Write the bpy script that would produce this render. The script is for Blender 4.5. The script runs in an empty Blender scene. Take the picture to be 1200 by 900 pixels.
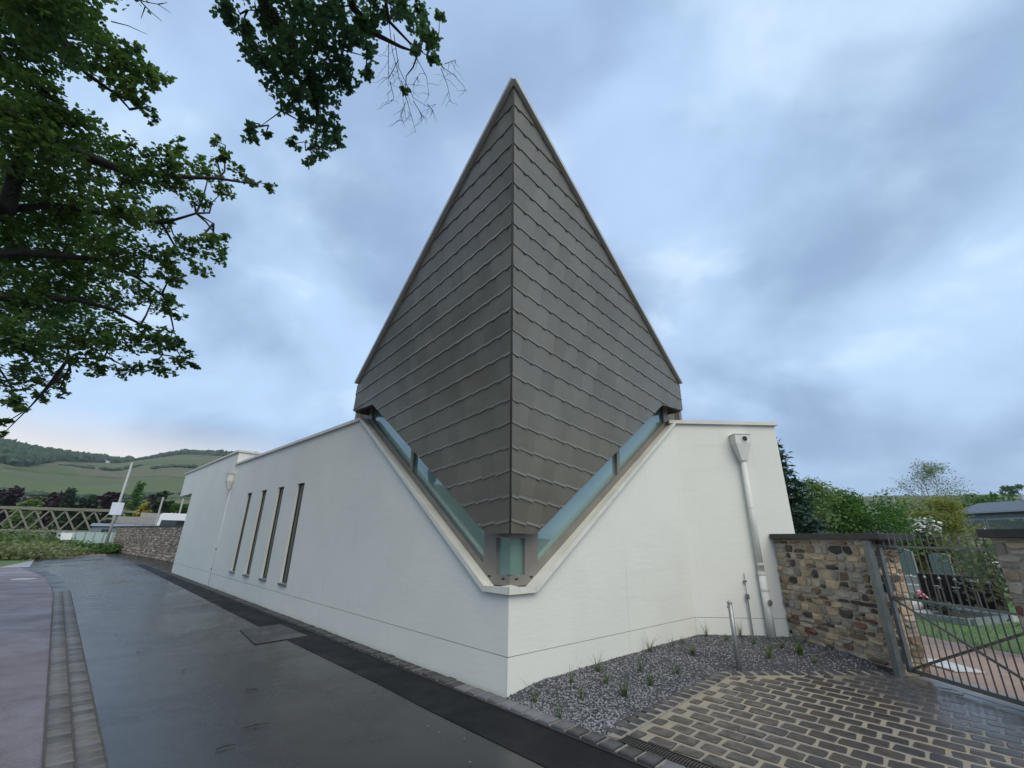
import bpy, bmesh, math, random
import numpy as np
from mathutils import Vector, Matrix

# ------------------------------------------------------------------ camera
W, H, F, EYE = 1200, 900, 500.0, 1.6          # photograph size, focal length in its pixels, eye height
PITCH, ROLL = math.radians(19.807), math.radians(1.073)
scene = bpy.context.scene
col = scene.collection
cp, sp, cr, sr = math.cos(PITCH), math.sin(PITCH), math.cos(ROLL), math.sin(ROLL)
fwd = Vector((0, cp, sp)); r0 = Vector((1, 0, 0)); u0 = Vector((0, -sp, cp))
cright = r0 * cr + u0 * sr; cup = u0 * cr - r0 * sr
cam_data = bpy.data.cameras.new('camera'); cam = bpy.data.objects.new('camera', cam_data); col.objects.link(cam)
M = Matrix.Identity(4)
for i in range(3):
    M[i][0] = cright[i]; M[i][1] = cup[i]; M[i][2] = -fwd[i]; M[i][3] = (0, 0, EYE)[i]
cam.matrix_world = M
cam_data.sensor_width = 36; cam_data.lens = F / W * 36
cam_data.clip_start = 0.05; cam_data.clip_end = 6000
scene.camera = cam

# ------------------------------------------------------------------ world, sun, exposure
SUN_AZ, SUN_EL = math.radians(158), math.radians(46)   # azimuth clockwise from +Y: soft light from behind the viewer
world = bpy.data.worlds.new('World'); scene.world = world; world.use_nodes = True
wn = world.node_tree.nodes; wl = world.node_tree.links; wn.clear()
def W_(t, **k):
    n = wn.new(t)
    for a, b in k.items(): setattr(n, a, b)
    return n
def wmath(op, a, b=None, clamp=False):
    n = W_('ShaderNodeMath', operation=op, use_clamp=clamp)
    for i, v in enumerate((a, b)):
        if v is None: continue
        if isinstance(v, (int, float)): n.inputs[i].default_value = v
        else: wl.new(v, n.inputs[i])
    return n.outputs[0]
def wmix(f, a, b):
    n = W_('ShaderNodeMix', data_type='RGBA')
    for s, v in ((0, f), (6, a), (7, b)):
        if isinstance(v, (int, float)): n.inputs[s].default_value = v
        elif isinstance(v, tuple): n.inputs[s].default_value = (*v, 1)
        else: wl.new(v, n.inputs[s])
    return n.outputs[2]
def wramp(f, lo, hi):
    n = W_('ShaderNodeMapRange', interpolation_type='SMOOTHSTEP')
    n.inputs[1].default_value = lo; n.inputs[2].default_value = hi; wl.new(f, n.inputs[0]); return n.outputs[0]
sky = W_('ShaderNodeTexSky', sky_type='NISHITA'); sky.sun_disc = False
sky.sun_elevation = SUN_EL; sky.sun_rotation = SUN_AZ
tc = W_('ShaderNodeTexCoord'); sep = W_('ShaderNodeSeparateXYZ'); wl.new(tc.outputs['Generated'], sep.inputs[0])
zc = wmath('MAXIMUM', sep.outputs[2], 0.0); den = wmath('ADD', zc, 0.42)
cx = wmath('DIVIDE', sep.outputs[0], den); cy = wmath('DIVIDE', sep.outputs[1], den)
cmb = W_('ShaderNodeCombineXYZ'); wl.new(cx, cmb.inputs[0]); wl.new(cy, cmb.inputs[1]); cmb.inputs[2].default_value = 7.1
def wnoise(scale, detail, rough, dist):
    n = W_('ShaderNodeTexNoise'); n.inputs['Scale'].default_value = scale; n.inputs['Detail'].default_value = detail
    n.inputs['Roughness'].default_value = rough; n.inputs['Distortion'].default_value = dist
    wl.new(cmb.outputs[0], n.inputs['Vector']); return n.outputs['Fac']
n1 = wnoise(1.9, 6, .5, .25); n2 = wnoise(4.2, 5, .5, .2); n3 = wnoise(.9, 2, .4, .2)
body = wramp(n1, .34, .66); puff = wramp(n2, .50, .72); big = wramp(n3, .38, .62)
CL = 10.0                                    # clouds in the units of the physical sky (Background strength 0.1)
dark = tuple(c * CL for c in (.195, .28, .415)); light = tuple(c * CL for c in (.345, .475, .65)); white = tuple(c * CL for c in (.60, .70, .80)); lilac = tuple(c * CL for c in (.25, .325, .52))
c = wmix(body, dark, light)
c = wmix(wmath('MULTIPLY', big, .35), c, lilac)
c = wmix(wmath('MULTIPLY', wmath('MULTIPLY', wmath('MULTIPLY', puff, body), wramp(sep.outputs[2], .12, .45)), .45), c, white)
hz = wramp(sep.outputs[2], .20, .02)          # paler, calmer band low over the horizon
c = wmix(wmath('MULTIPLY', hz, .45), c, tuple(v * CL for v in (.25, .36, .54)))
gx = wmath('ADD', wmath('MULTIPLY', sep.outputs[0], -.695), wmath('MULTIPLY', sep.outputs[1], .719))
glow = wmath('MULTIPLY', wramp(gx, .90, .995), wramp(sep.outputs[2], .21, .085))
c = wmix(wmath('MULTIPLY', glow, .85), c, tuple(v * CL for v in (.74, .66, .57)))
c = wmix(.08, c, sky.outputs[0])
bg = W_('ShaderNodeBackground'); bg.inputs[1].default_value = .1; wl.new(c, bg.inputs[0])
wo = W_('ShaderNodeOutputWorld'); wl.new(bg.outputs[0], wo.inputs[0])
sd = bpy.data.lights.new('sun', 'SUN'); sd.energy = 1.5; sd.angle = math.radians(50); sd.color = (1, .92, .78)
sun = bpy.data.objects.new('sun', sd); col.objects.link(sun)
tosun = Vector((math.sin(SUN_AZ) * math.cos(SUN_EL), math.cos(SUN_AZ) * math.cos(SUN_EL), math.sin(SUN_EL)))
sun.rotation_euler = tosun.to_track_quat('Z', 'Y').to_euler(); sun.location = (0, -10, 30)
scene.view_settings.view_transform = 'Standard'; scene.view_settings.look = 'None'
scene.view_settings.exposure = 0.72; scene.view_settings.gamma = 1; scene.view_settings.use_curve_mapping = False

# ------------------------------------------------------------------ pixel -> direction helpers (distance always from a surface or a known range)
O = np.array([0, 0, EYE])
def ray(px, py):
    x, y = px - 600, 450 - py
    xr = x * cr - y * sr; yr = x * sr + y * cr
    return np.array([xr, F * cp - yr * sp, F * sp + yr * cp])
def at_z(px, py, z=0.0):
    r = ray(px, py); return O + r * ((z - EYE) / r[2])
def at_Y(px, py, Y):
    r = ray(px, py); return O + r * (Y / r[1])
def at_plane(px, py, P, n):
    r = ray(px, py); return O + r * (np.dot(np.array(P) - O, n) / np.dot(r, n))
def at_D(px, py, D):                           # horizontal distance
    r = ray(px, py); return O + r * (D / math.hypot(r[0], r[1]))
def at_S(px, py, S):                           # slant distance
    r = ray(px, py); return O + r * (S / np.linalg.norm(r))
def pix(p):
    d = np.array(p) - O; w = d[1] * cp + d[2] * sp
    xr = d[0] * F / w; yr = (-d[1] * sp + d[2] * cp) * F / w
    return 600 + xr * cr + yr * sr, 450 - (-xr * sr + yr * cr)
rng = random.Random(7); nr = np.random.RandomState(11)

# ------------------------------------------------------------------ materials
def new_mat(name):
    m = bpy.data.materials.new(name); m.use_nodes = True
    nt = m.node_tree; b = nt.nodes['Principled BSDF']; return m, nt, b
def N_(nt, t, **k):
    n = nt.nodes.new(t)
    for a, b in k.items(): setattr(n, a, b)
    return n
def mixc(nt, f, a, b, mode='MIX'):
    n = N_(nt, 'ShaderNodeMix', data_type='RGBA', blend_type=mode)
    for s, v in ((0, f), (6, a), (7, b)):
        if isinstance(v, (int, float)): n.inputs[s].default_value = v
        elif isinstance(v, tuple): n.inputs[s].default_value = (*v, 1)
        else: nt.links.new(v, n.inputs[s])
    return n.outputs[2]
def noise(nt, scale, detail=4, rough=.55, dist=0, coord='Object', stretch=None):
    t = N_(nt, 'ShaderNodeTexCoord'); n = N_(nt, 'ShaderNodeTexNoise')
    n.inputs['Scale'].default_value = scale; n.inputs['Detail'].default_value = detail
    n.inputs['Roughness'].default_value = rough; n.inputs['Distortion'].default_value = dist
    src = t.outputs[coord]
    if stretch:
        mp = N_(nt, 'ShaderNodeMapping'); mp.inputs['Scale'].default_value = stretch
        nt.links.new(src, mp.inputs[0]); src = mp.outputs[0]
    nt.links.new(src, n.inputs['Vector']); return n.outputs['Fac']
def ramp(nt, f, lo, hi, a=0.0, b=1.0):
    n = N_(nt, 'ShaderNodeMapRange', interpolation_type='SMOOTHSTEP')
    for i, v in ((1, lo), (2, hi), (3, a), (4, b)): n.inputs[i].default_value = v
    nt.links.new(f, n.inputs[0]); return n.outputs[0]
def bump(nt, b, h, strength=.3, dist=.01):
    n = N_(nt, 'ShaderNodeBump'); n.inputs['Strength'].default_value = strength; n.inputs['Distance'].default_value = dist
    nt.links.new(h, n.inputs['Height']); nt.links.new(n.outputs[0], b.inputs['Normal'])
def mat(name, c1, c2=None, rough=.7, scale=6, metal=0.0, bmp=0.0, bscale=None, bdist=.006, obj_var=0.0, spec=.5, rough2=None, detail=5):
    """Two-tone noise material, optional bump and per-object brightness change."""
    m, nt, b = new_mat(name)
    c2 = c2 or tuple(v * .8 for v in c1)
    f = noise(nt, scale, detail); cc = mixc(nt, ramp(nt, f, .33, .67), c1, c2)
    if obj_var:
        oi = N_(nt, 'ShaderNodeObjectInfo'); v = ramp(nt, oi.outputs['Random'], 0, 1, 1 - obj_var, 1 + obj_var)
        hs = N_(nt, 'ShaderNodeHueSaturation'); nt.links.new(v, hs.inputs['Value']); nt.links.new(cc, hs.inputs['Color']); cc = hs.outputs[0]
    nt.links.new(cc, b.inputs['Base Color']); b.inputs['Roughness'].default_value = rough; b.inputs['Metallic'].default_value = metal
    b.inputs['Specular IOR Level'].default_value = spec
    if rough2 is not None:
        nt.links.new(ramp(nt, noise(nt, scale * .6, 4), .35, .65, rough, rough2), b.inputs['Roughness'])
    if bmp: bump(nt, b, noise(nt, bscale or scale * 4, 5), bmp, bdist)
    return m
def leaf_mat(name, c1, c2, trans=.35, rough=.5):
    m, nt, b = new_mat(name)
    f = noise(nt, 1.1, 3); g = noise(nt, 23, 1)
    cc = mixc(nt, ramp(nt, f, .28, .62), c1, c2)
    cc = mixc(nt, ramp(nt, g, .3, .7, 0, .5), cc, tuple(v * .55 for v in c1))
    nt.links.new(cc, b.inputs['Base Color']); b.inputs['Roughness'].default_value = rough; b.inputs['Specular IOR Level'].default_value = .35
    t = N_(nt, 'ShaderNodeBsdfTranslucent'); ms = N_(nt, 'ShaderNodeMixShader'); ms.inputs[0].default_value = trans
    tcol = mixc(nt, .6, cc, tuple(v * 1.3 for v in c2))
    nt.links.new(tcol, t.inputs[0]); nt.links.new(b.outputs[0], ms.inputs[1]); nt.links.new(t.outputs[0], ms.inputs[2])
    nt.links.new(ms.outputs[0], nt.nodes['Material Output'].inputs[0]); return m

MT = {}
def render_plaster():
    m, nt, b = new_mat('white_plaster')
    big = noise(nt, .7, 5, .6, .3); band = noise(nt, 1.3, 4, .6, 0, 'Object', (.6, .6, 7)); fine = noise(nt, 90, 3)
    cc = mixc(nt, ramp(nt, big, .3, .7), (.70, .71, .645), (.655, .665, .605))
    cc = mixc(nt, ramp(nt, band, .55, .75, 0, .35), cc, (.60, .61, .555))
    drip = noise(nt, 3.0, 4, .65, .1, 'Object', (2.2, 2.2, .12))
    cc = mixc(nt, ramp(nt, drip, .58, .8, 0, .4), cc, (.50, .51, .475))
    nt.links.new(cc, b.inputs['Base Color']); b.inputs['Roughness'].default_value = .8; b.inputs['Specular IOR Level'].default_value = .25
    ad = N_(nt, 'ShaderNodeMath', operation='ADD'); nt.links.new(fine, ad.inputs[0]); nt.links.new(noise(nt, 5, 4, .6, 0, 'Object', (1, 1, 4)), ad.inputs[1])
    bump(nt, b, ad.outputs[0], .38, .006); return m
MT['plaster'] = render_plaster()
MT['coping'] = mat('cream_coping', (.66, .65, .57), (.58, .575, .50), .65, 3, bmp=.15, bscale=40, bdist=.003)
MT['parapet'] = mat('cream_parapet_metal', (.62, .61, .55), (.54, .53, .48), .45, 2)
MT['slab'] = mat('dark_underlay', (.035, .034, .032), (.03, .03, .03), .7)
def tile_material():
    m, nt, b = new_mat('bronze_metal_tile')
    oi = N_(nt, 'ShaderNodeObjectInfo'); f = noise(nt, 1.6, 4, .6)
    cc = mixc(nt, ramp(nt, f, .3, .7), (.232, .213, .168), (.198, .182, .143))
    hs = N_(nt, 'ShaderNodeHueSaturation'); nt.links.new(ramp(nt, oi.outputs['Random'], 0, 1, 0.92, 1.08), hs.inputs['Value']); nt.links.new(cc, hs.inputs['Color'])
    st = noise(nt, 9, 4, .6, 0, 'Object', (3, 3, .5)); cc = mixc(nt, ramp(nt, st, .62, .85, 0, .25), hs.outputs[0], (.28, .265, .22))
    nt.links.new(cc, b.inputs['Base Color']); b.inputs['Metallic'].default_value = .5
    nt.links.new(ramp(nt, noise(nt, 3, 3), .3, .7, .30, .46), b.inputs['Roughness'])
    bump(nt, b, noise(nt, 2.2, 2), .12, .02); return m
MT['tile'] = tile_material()
MT['trim'] = mat('zinc_trim', (.62, .63, .60), (.55, .56, .54), .4, 3, metal=.2)
MT['frame'] = mat('bronze_frame', (.25, .235, .20), (.22, .205, .175), .42, 3, metal=.35)
MT['black'] = mat('black_gap', (.012, .012, .013), None, .6)
def glass_mat(name, tint, gl, base):
    m, nt, b = new_mat(name)
    b.inputs['Base Color'].default_value = (*base, 1); b.inputs['Roughness'].default_value = .25
    g = N_(nt, 'ShaderNodeBsdfGlossy'); g.inputs['Color'].default_value = (*tint, 1); g.inputs['Roughness'].default_value = .03
    n = noise(nt, 1.5, 2); bp = N_(nt, 'ShaderNodeBump'); bp.inputs['Strength'].default_value = .05; bp.inputs['Distance'].default_value = .01
    nt.links.new(n, bp.inputs['Height']); nt.links.new(bp.outputs[0], g.inputs['Normal'])
    ms = N_(nt, 'ShaderNodeMixShader'); ms.inputs[0].default_value = gl
    nt.links.new(b.outputs[0], ms.inputs[1]); nt.links.new(g.outputs[0], ms.inputs[2]); nt.links.new(ms.outputs[0], nt.nodes['Material Output'].inputs[0]); return m
MT['glass'] = glass_mat('teal_coated_glass', (.76, .90, .87), .24, (.15, .245, .215))
MT['darkglass'] = glass_mat('dark_slit_glass', (.5, .6, .6), .10, (.008, .012, .012))
def wet_asphalt(name, base, base2, r_lo, r_hi, scale=.5, spec=.5):
    m, nt, b = new_mat(name)
    big = noise(nt, scale, 5, .6, .6); fine = noise(nt, 75, 3, .7); mid = noise(nt, 4, 5, .65)
    cc = mixc(nt, ramp(nt, big, .3, .7), base, base2); cc = mixc(nt, ramp(nt, fine, .46, .68, 0, .8), cc, tuple(v * 2.6 for v in base))
    cc = mixc(nt, ramp(nt, mid, .55, .8, 0, .4), cc, tuple(v * .6 for v in base))
    nt.links.new(cc, b.inputs['Base Color']); b.inputs['Specular IOR Level'].default_value = spec
    ad = N_(nt, 'ShaderNodeMath', operation='MULTIPLY_ADD'); nt.links.new(mid, ad.inputs[0]); ad.inputs[1].default_value = .35; nt.links.new(noise(nt, scale * 1.7, 5, .6, .8), ad.inputs[2])
    nt.links.new(ramp(nt, ad.outputs[0], .42, .88, r_lo, r_hi), b.inputs['Roughness'])
    bump(nt, b, fine, .45, .004); return m
MT['asphalt'] = wet_asphalt('wet_asphalt', (.013, .013, .0135), (.019, .019, .0195), .10, .32, .35, .5)
MT['newasphalt'] = wet_asphalt('new_black_asphalt', (.006, .0063, .0075), (.008, .0083, .0095), .5, .75, .8, .2)
MT['patch'] = wet_asphalt('asphalt_patch', (.020, .021, .023), (.026, .027, .029), .25, .5, .8)
MT['pavement'] = wet_asphalt('mauve_pavement_asphalt', (.095, .074, .078), (.165, .135, .14), .34, .66, .42, .45)
MT['farpave'] = wet_asphalt('far_light_paving', (.21, .205, .215), (.26, .255, .265), .4, .7, .3)
MT['redpave'] = mat('reddish_paving', (.23, .15, .12), (.18, .13, .11), .7, .8)
MT['gutterblock'] = mat('grey_brown_gutter_block', (.105, .096, .085), (.08, .073, .066), .45, 8, bmp=.3, bscale=60, obj_var=.38, rough2=.7)
MT['cobble'] = mat('basalt_edging_block', (.05, .048, .048), (.035, .034, .035), .4, 9, bmp=.3, bscale=50, obj_var=.25, rough2=.72)
MT['lightcobble'] = mat('pale_edging_block', (.14, .14, .147), (.10, .10, .107), .45, 9, bmp=.3, bscale=50, obj_var=.2)
MT['mortar'] = mat('pale_mortar', (.26, .24, .20), (.20, .185, .155), .75, 6, bmp=.2, bscale=70)
MT['darkmortar'] = mat('dark_joint_earth', (.035, .033, .03), (.05, .047, .04), .8, 8)
MT['jointgrit'] = mat('grey_joint_grit', (.075, .068, .06), (.06, .055, .05), .8, 8)
def sand_material():
    m, nt, b = new_mat('sand_joint')
    f = noise(nt, 1.6, 5, .6, .3); cc = mixc(nt, ramp(nt, f, .3, .7), (.29, .25, .175), (.235, .21, .17))
    cc = mixc(nt, ramp(nt, noise(nt, 3.1, 4), .58, .75), cc, (.30, .225, .09))
    # trodden grey slurry by the gate: a stain with its own outline
    t = N_(nt, 'ShaderNodeTexCoord'); s = N_(nt, 'ShaderNodeSeparateXYZ'); nt.links.new(t.outputs['Object'], s.inputs[0])
    a = N_(nt, 'ShaderNodeMath', operation='MULTIPLY_ADD'); nt.links.new(noise(nt, 2.2, 4), a.inputs[0]); a.inputs[1].default_value = .9; nt.links.new(s.outputs[0], a.inputs[2])
    cc = mixc(nt, ramp(nt, a.outputs[0], 4.3, 5.2, 0, .9), cc, (.11, .107, .11))
    nt.links.new(cc, b.inputs['Base Color']); b.inputs['Roughness'].default_value = .55
    nt.links.new(ramp(nt, a.outputs[0], 4.3, 5.2, .6, .22), b.inputs['Roughness'])
    bump(nt, b, noise(nt, 60, 4), .3, .004); return m
MT['sand'] = sand_material()
MT['brick_plain'] = mat('grey_brown_paver', (.062, .052, .043), (.042, .037, .033), .3, 7, bmp=.35, bscale=45, bdist=.004, obj_var=.25, rough2=.6)
def brick_material():
    m, nt, b = new_mat('wet_brown_paver')
    oi = N_(nt, 'ShaderNodeObjectInfo'); ge = N_(nt, 'ShaderNodeNewGeometry')
    def gn_(scale, detail=4):
        n = N_(nt, 'ShaderNodeTexNoise'); n.inputs['Scale'].default_value = scale; n.inputs['Detail'].default_value = detail; nt.links.new(ge.outputs['Position'], n.inputs['Vector']); return n.outputs['Fac']
    cell = gn_(3.7, 1)
    cc = mixc(nt, ramp(nt, oi.outputs['Random'], 0, 1), (.052, .042, .034), (.030, .028, .026)); cc = mixc(nt, ramp(nt, cell, .45, .7, 0, .55), cc, (.065, .043, .034)); cc = mixc(nt, ramp(nt, gn_(40, 4), .4, .75, 0, .4), cc, (.08, .07, .058))
    s = N_(nt, 'ShaderNodeSeparateXYZ'); nt.links.new(ge.outputs['Position'], s.inputs[0])
    a = N_(nt, 'ShaderNodeMath', operation='MULTIPLY_ADD'); nt.links.new(gn_(2.2), a.inputs[0]); a.inputs[1].default_value = .9; nt.links.new(s.outputs[0], a.inputs[2])
    cc = mixc(nt, ramp(nt, a.outputs[0], 4.3, 5.2, 0, .85), cc, (.085, .083, .086))
    nt.links.new(cc, b.inputs['Base Color']); r1 = ramp(nt, gn_(9, 3), .35, .65, .26, .55)
    mx = N_(nt, 'ShaderNodeMix', data_type='FLOAT'); nt.links.new(ramp(nt, a.outputs[0], 4.3, 5.2), mx.inputs[0]); nt.links.new(r1, mx.inputs[2]); mx.inputs[3].default_value = .18; nt.links.new(mx.outputs[0], b.inputs['Roughness'])
    bump(nt, b, gn_(55, 4), .4, .004); return m
MT['brick'] = brick_material()
MT['gravelbase'] = mat('dark_gravel_base', (.045, .046, .05), (.03, .031, .034), .75, 30, bmp=.5, bscale=90)
MT['gravel'] = mat('grey_basalt_chippings', (.26, .264, .28), (.065, .066, .073), .55, 45, detail=1)
MT['grass'] = leaf_mat('grass_blades', (.055, .12, .022), (.11, .17, .04), .3)
MT['tuft'] = leaf_mat('tuft_blades', (.05, .10, .03), (.10, .15, .05), .25)
MT['lawn'] = mat('lawn_soil', (.085, .15, .035), (.06, .11, .03), .9, 3, bmp=.4, bscale=50)
MT['ground'] = mat('open_ground', (.06, .085, .03), (.08, .085, .045), .95, .08)
MT['pathgravel'] = mat('pinkish_gravel_path', (.33, .235, .185), (.27, .195, .155), .85, 5, bmp=.5, bscale=120)
MT['concrete'] = mat('wet_concrete', (.24, .235, .235), (.19, .185, .185), .3, 2.5, bmp=.15, bscale=40, rough2=.6)
MT['stonemortar'] = mat('stone_wall_mortar', (.42, .37, .285), (.33, .29, .22), .9, 7, bmp=.5, bscale=35, bdist=.01)
STONE = [mat('rubble_stone_%s' % n, a, b, .8, 7, bmp=.55, bscale=28, bdist=.015, obj_var=.25) for n, a, b in (
    ('ochre', (.44, .35, .225), (.34, .265, .17)), ('grey', (.35, .32, .265), (.26, .24, .20)), ('brown', (.22, .15, .095), (.15, .105, .072)),
    ('dark', (.075, .062, .052), (.05, .043, .038)), ('pale', (.40, .355, .28), (.31, .27, .21)), ('red', (.19, .085, .055), (.13, .06, .045)))]
MT['farstone'] = mat('far_rubble', (.27, .23, .185), (.16, .135, .115), .9, 3.4, detail=3)
MT['farstone2'] = mat('far_rubble_pale', (.42, .37, .30), (.30, .26, .21), .9, 3.4, detail=3)
MT['capstone'] = mat('black_slate_cap', (.022, .021, .023), (.032, .03, .031), .45, 5, bmp=.15)
MT['gate'] = mat('grey_green_gate_paint', (.17, .19, .185), (.13, .145, .14), .4, 9, metal=.3, bmp=.1)
MT['gaterail'] = mat('dark_gate_bar', (.13, .13, .12), (.17, .15, .125), .4, 14, metal=.4)
MT['galv'] = mat('galvanised_steel', (.33, .35, .35), (.25, .27, .27), .42, 9, metal=.6)
MT['pipe'] = mat('cream_painted_pipe', (.66, .665, .62), (.60, .61, .57), .7, 4)
MT['bark'] = mat('dark_bark', (.018, .015, .012), (.028, .024, .019), .9, 9, bmp=.8, bscale=18, bdist=.03)
MT['palebark'] = mat('pale_bark', (.45, .43, .38), (.28, .27, .24), .8, 9)
MT['leafA'] = leaf_mat('street_tree_leaf', (.034, .095, .038), (.115, .20, .036), .5)
MT['leafB'] = leaf_mat('overhanging_leaf', (.03, .092, .042), (.075, .155, .05), .5)

# ------------------------------------------------------------------ mesh helpers
def link(name, me, m=None, parent=None, kind=None):
    o = bpy.data.objects.new(name, me); col.objects.link(o)
    if m is not None:
        for x in (m if isinstance(m, (list, tuple)) else [m]): me.materials.append(x)
    if parent is not None: o.parent = parent
    if kind: o['kind'] = kind
    return o
def tag(o, label, cat, group=None):
    o['label'] = label; o['category'] = cat
    if group: o['group'] = group
    return o
def thing(name, label, cat, loc, group=None):
    o = bpy.data.objects.new(name, None); col.objects.link(o); o.location = loc; o.empty_display_size = .2
    return tag(o, label, cat, group)
class MB:
    """Collects polygons in world coordinates; build() links one mesh object (relative to its parent chain)."""
    def __init__(s): s.v = []; s.f = []; s.mi = []
    def add(s, vs, fs, mi=0):
        k = len(s.v); s.v += [tuple(map(float, p)) for p in vs]; s.f += [tuple(i + k for i in f) for f in fs]; s.mi += [mi] * len(fs); return s
    def box(s, a, b, mi=0):
        x0, y0, z0 = a; x1, y1, z1 = b
        return s.add([(x0,y0,z0),(x1,y0,z0),(x1,y1,z0),(x0,y1,z0),(x0,y0,z1),(x1,y0,z1),(x1,y1,z1),(x0,y1,z1)],
                     [(3,2,1,0),(4,5,6,7),(0,1,5,4),(1,2,6,5),(2,3,7,6),(3,0,4,7)], mi)
    def obox(s, P, ex, ey, ez, mi=0):
        """box from corner-centre P with full edge vectors"""
        P, ex, ey, ez = (np.array(q, float) for q in (P, ex, ey, ez))
        vs = [P + ex*a + ey*b + ez*c for c in (-.5,.5) for a, b in ((-.5,-.5),(.5,-.5),(.5,.5),(-.5,.5))]
        return s.add(vs, [(3,2,1,0),(4,5,6,7),(0,1,5,4),(1,2,6,5),(2,3,7,6),(3,0,4,7)], mi)
    def prism(s, poly, d, mi=0):
        n = len(poly); d = np.array(d, float); lo = [np.array(p, float) for p in poly]; hi = [p + d for p in lo]
        return s.add(lo + hi, [tuple(range(n - 1, -1, -1)), tuple(range(n, 2 * n))] + [(i, (i + 1) % n, n + (i + 1) % n, n + i) for i in range(n)], mi)
    def bar(s, a, b, w, h, up=(0,0,1), mi=0):
        a, b = np.array(a, float), np.array(b, float); d = b - a; L = np.linalg.norm(d); d /= L
        x = np.cross(d, np.array(up, float)); 
        if np.linalg.norm(x) < 1e-6: x = np.cross(d, (1, 0, 0))
        x /= np.linalg.norm(x); y = np.cross(x, d)
        return s.obox((a + b) / 2, d * L, x * w, y * h, mi)
    def tube(s, pts, rad, n=8, mi=0, cap=True):
        pts = [np.array(p, float) for p in pts]; m = len(pts); vs = []; fs = []
        rad = rad if isinstance(rad, (list, tuple)) else [rad] * m
        x = None
        for i, p in enumerate(pts):
            d = pts[min(i + 1, m - 1)] - pts[max(i - 1, 0)]; d = d / (np.linalg.norm(d) + 1e-9)
            if x is None: x = np.cross(d, (0, 0, 1)) if abs(d[2]) < .9 else np.cross(d, (1, 0, 0))
            x = x - d * np.dot(x, d); x /= np.linalg.norm(x) + 1e-9; y = np.cross(d, x)
            for k in range(n):
                a = 2 * math.pi * k / n; vs.append(p + (x * math.cos(a) + y * math.sin(a)) * rad[i])
        for i in range(m - 1):
            for k in range(n):
                fs.append((i*n+k, i*n+(k+1)%n, (i+1)*n+(k+1)%n, (i+1)*n+k))
        if cap: fs += [tuple(range(n - 1, -1, -1)), tuple((m-1)*n + k for k in range(n))]
        return s.add(vs, fs, mi)
    def build(s, name, m, parent=None, kind=None, smooth=False, bevel=0, recalc=True):
        me = bpy.data.meshes.new(name); off = np.zeros(3)
        q = parent
        while q is not None: off += np.array(q.location); q = q.parent
        me.from_pydata([tuple(np.array(v) - off) for v in s.v], [], s.f); me.polygons.foreach_set('material_index', s.mi)
        if recalc or bevel:
            bm = bmesh.new(); bm.from_mesh(me)
            if bevel: bmesh.ops.bevel(bm, geom=bm.edges[:], offset=bevel, segments=2, affect='EDGES', profile=.6)
            bmesh.ops.recalc_face_normals(bm, faces=bm.faces[:]); bm.to_mesh(me); bm.free()
        if smooth: me.polygons.foreach_set('use_smooth', [True] * len(me.polygons))
        return link(name, me, m, parent, kind)
def sheet(name, poly, z, m, kind='structure', sub=0):
    mb = MB(); mb.add([(p[0], p[1], z) for p in poly], [tuple(range(len(poly)))])
    return mb.build(name, m, None, kind)
def clip(poly, nrm, c):                        # keep nrm.x <= c in 2D
    out = []
    for i in range(len(poly)):
        a, b = poly[i], poly[(i + 1) % len(poly)]; da = nrm[0]*a[0]+nrm[1]*a[1]-c; db = nrm[0]*b[0]+nrm[1]*b[1]-c
        if da <= 0: out.append(a)
        if da * db < 0:
            t = da / (da - db); out.append((a[0]+(b[0]-a[0])*t, a[1]+(b[1]-a[1])*t))
    return out
def clip_to(poly, region):                     # region convex, counter-clockwise
    for i in range(len(region)):
        a, b = region[i], region[(i + 1) % len(region)]; n = (b[1]-a[1], -(b[0]-a[0]))
        poly = clip(poly, n, n[0]*a[0]+n[1]*a[1])
        if len(poly) < 3: return []
    return poly
def area2(p): return .5 * sum(p[i][0]*p[(i+1)%len(p)][1]-p[(i+1)%len(p)][0]*p[i][1] for i in range(len(p)))
def inside(p, poly):
    c = False
    for i in range(len(poly)):
        (x1, y1), (x2, y2) = poly[i][:2], poly[i - 1][:2]
        if (y1 > p[1]) != (y2 > p[1]) and p[0] < (x2-x1)*(p[1]-y1)/(y2-y1)+x1: c = not c
    return c
LEAF_LOBED = np.array([(0,0,0),(.28,.10,.02),(.50,.42,.05),(.26,.48,.03),(.30,.86,.0),(0,1.05,-.06),(-.30,.86,0),(-.26,.48,.03),(-.50,.42,.05),(-.28,.10,.02)])
LEAF_OVAL = np.array([(0,0,0),(.34,.35,.06),(.22,.75,.03),(0,1,-.03),(-.22,.75,.03),(-.34,.35,.06)])
LEAF_QUAD = np.array([(0,0,0),(.42,.5,.08),(0,1,0),(-.42,.5,.08)])
NEEDLE = np.array([(0,0,0),(.16,.5,.0),(0,1,0),(-.16,.5,.0)])
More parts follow.
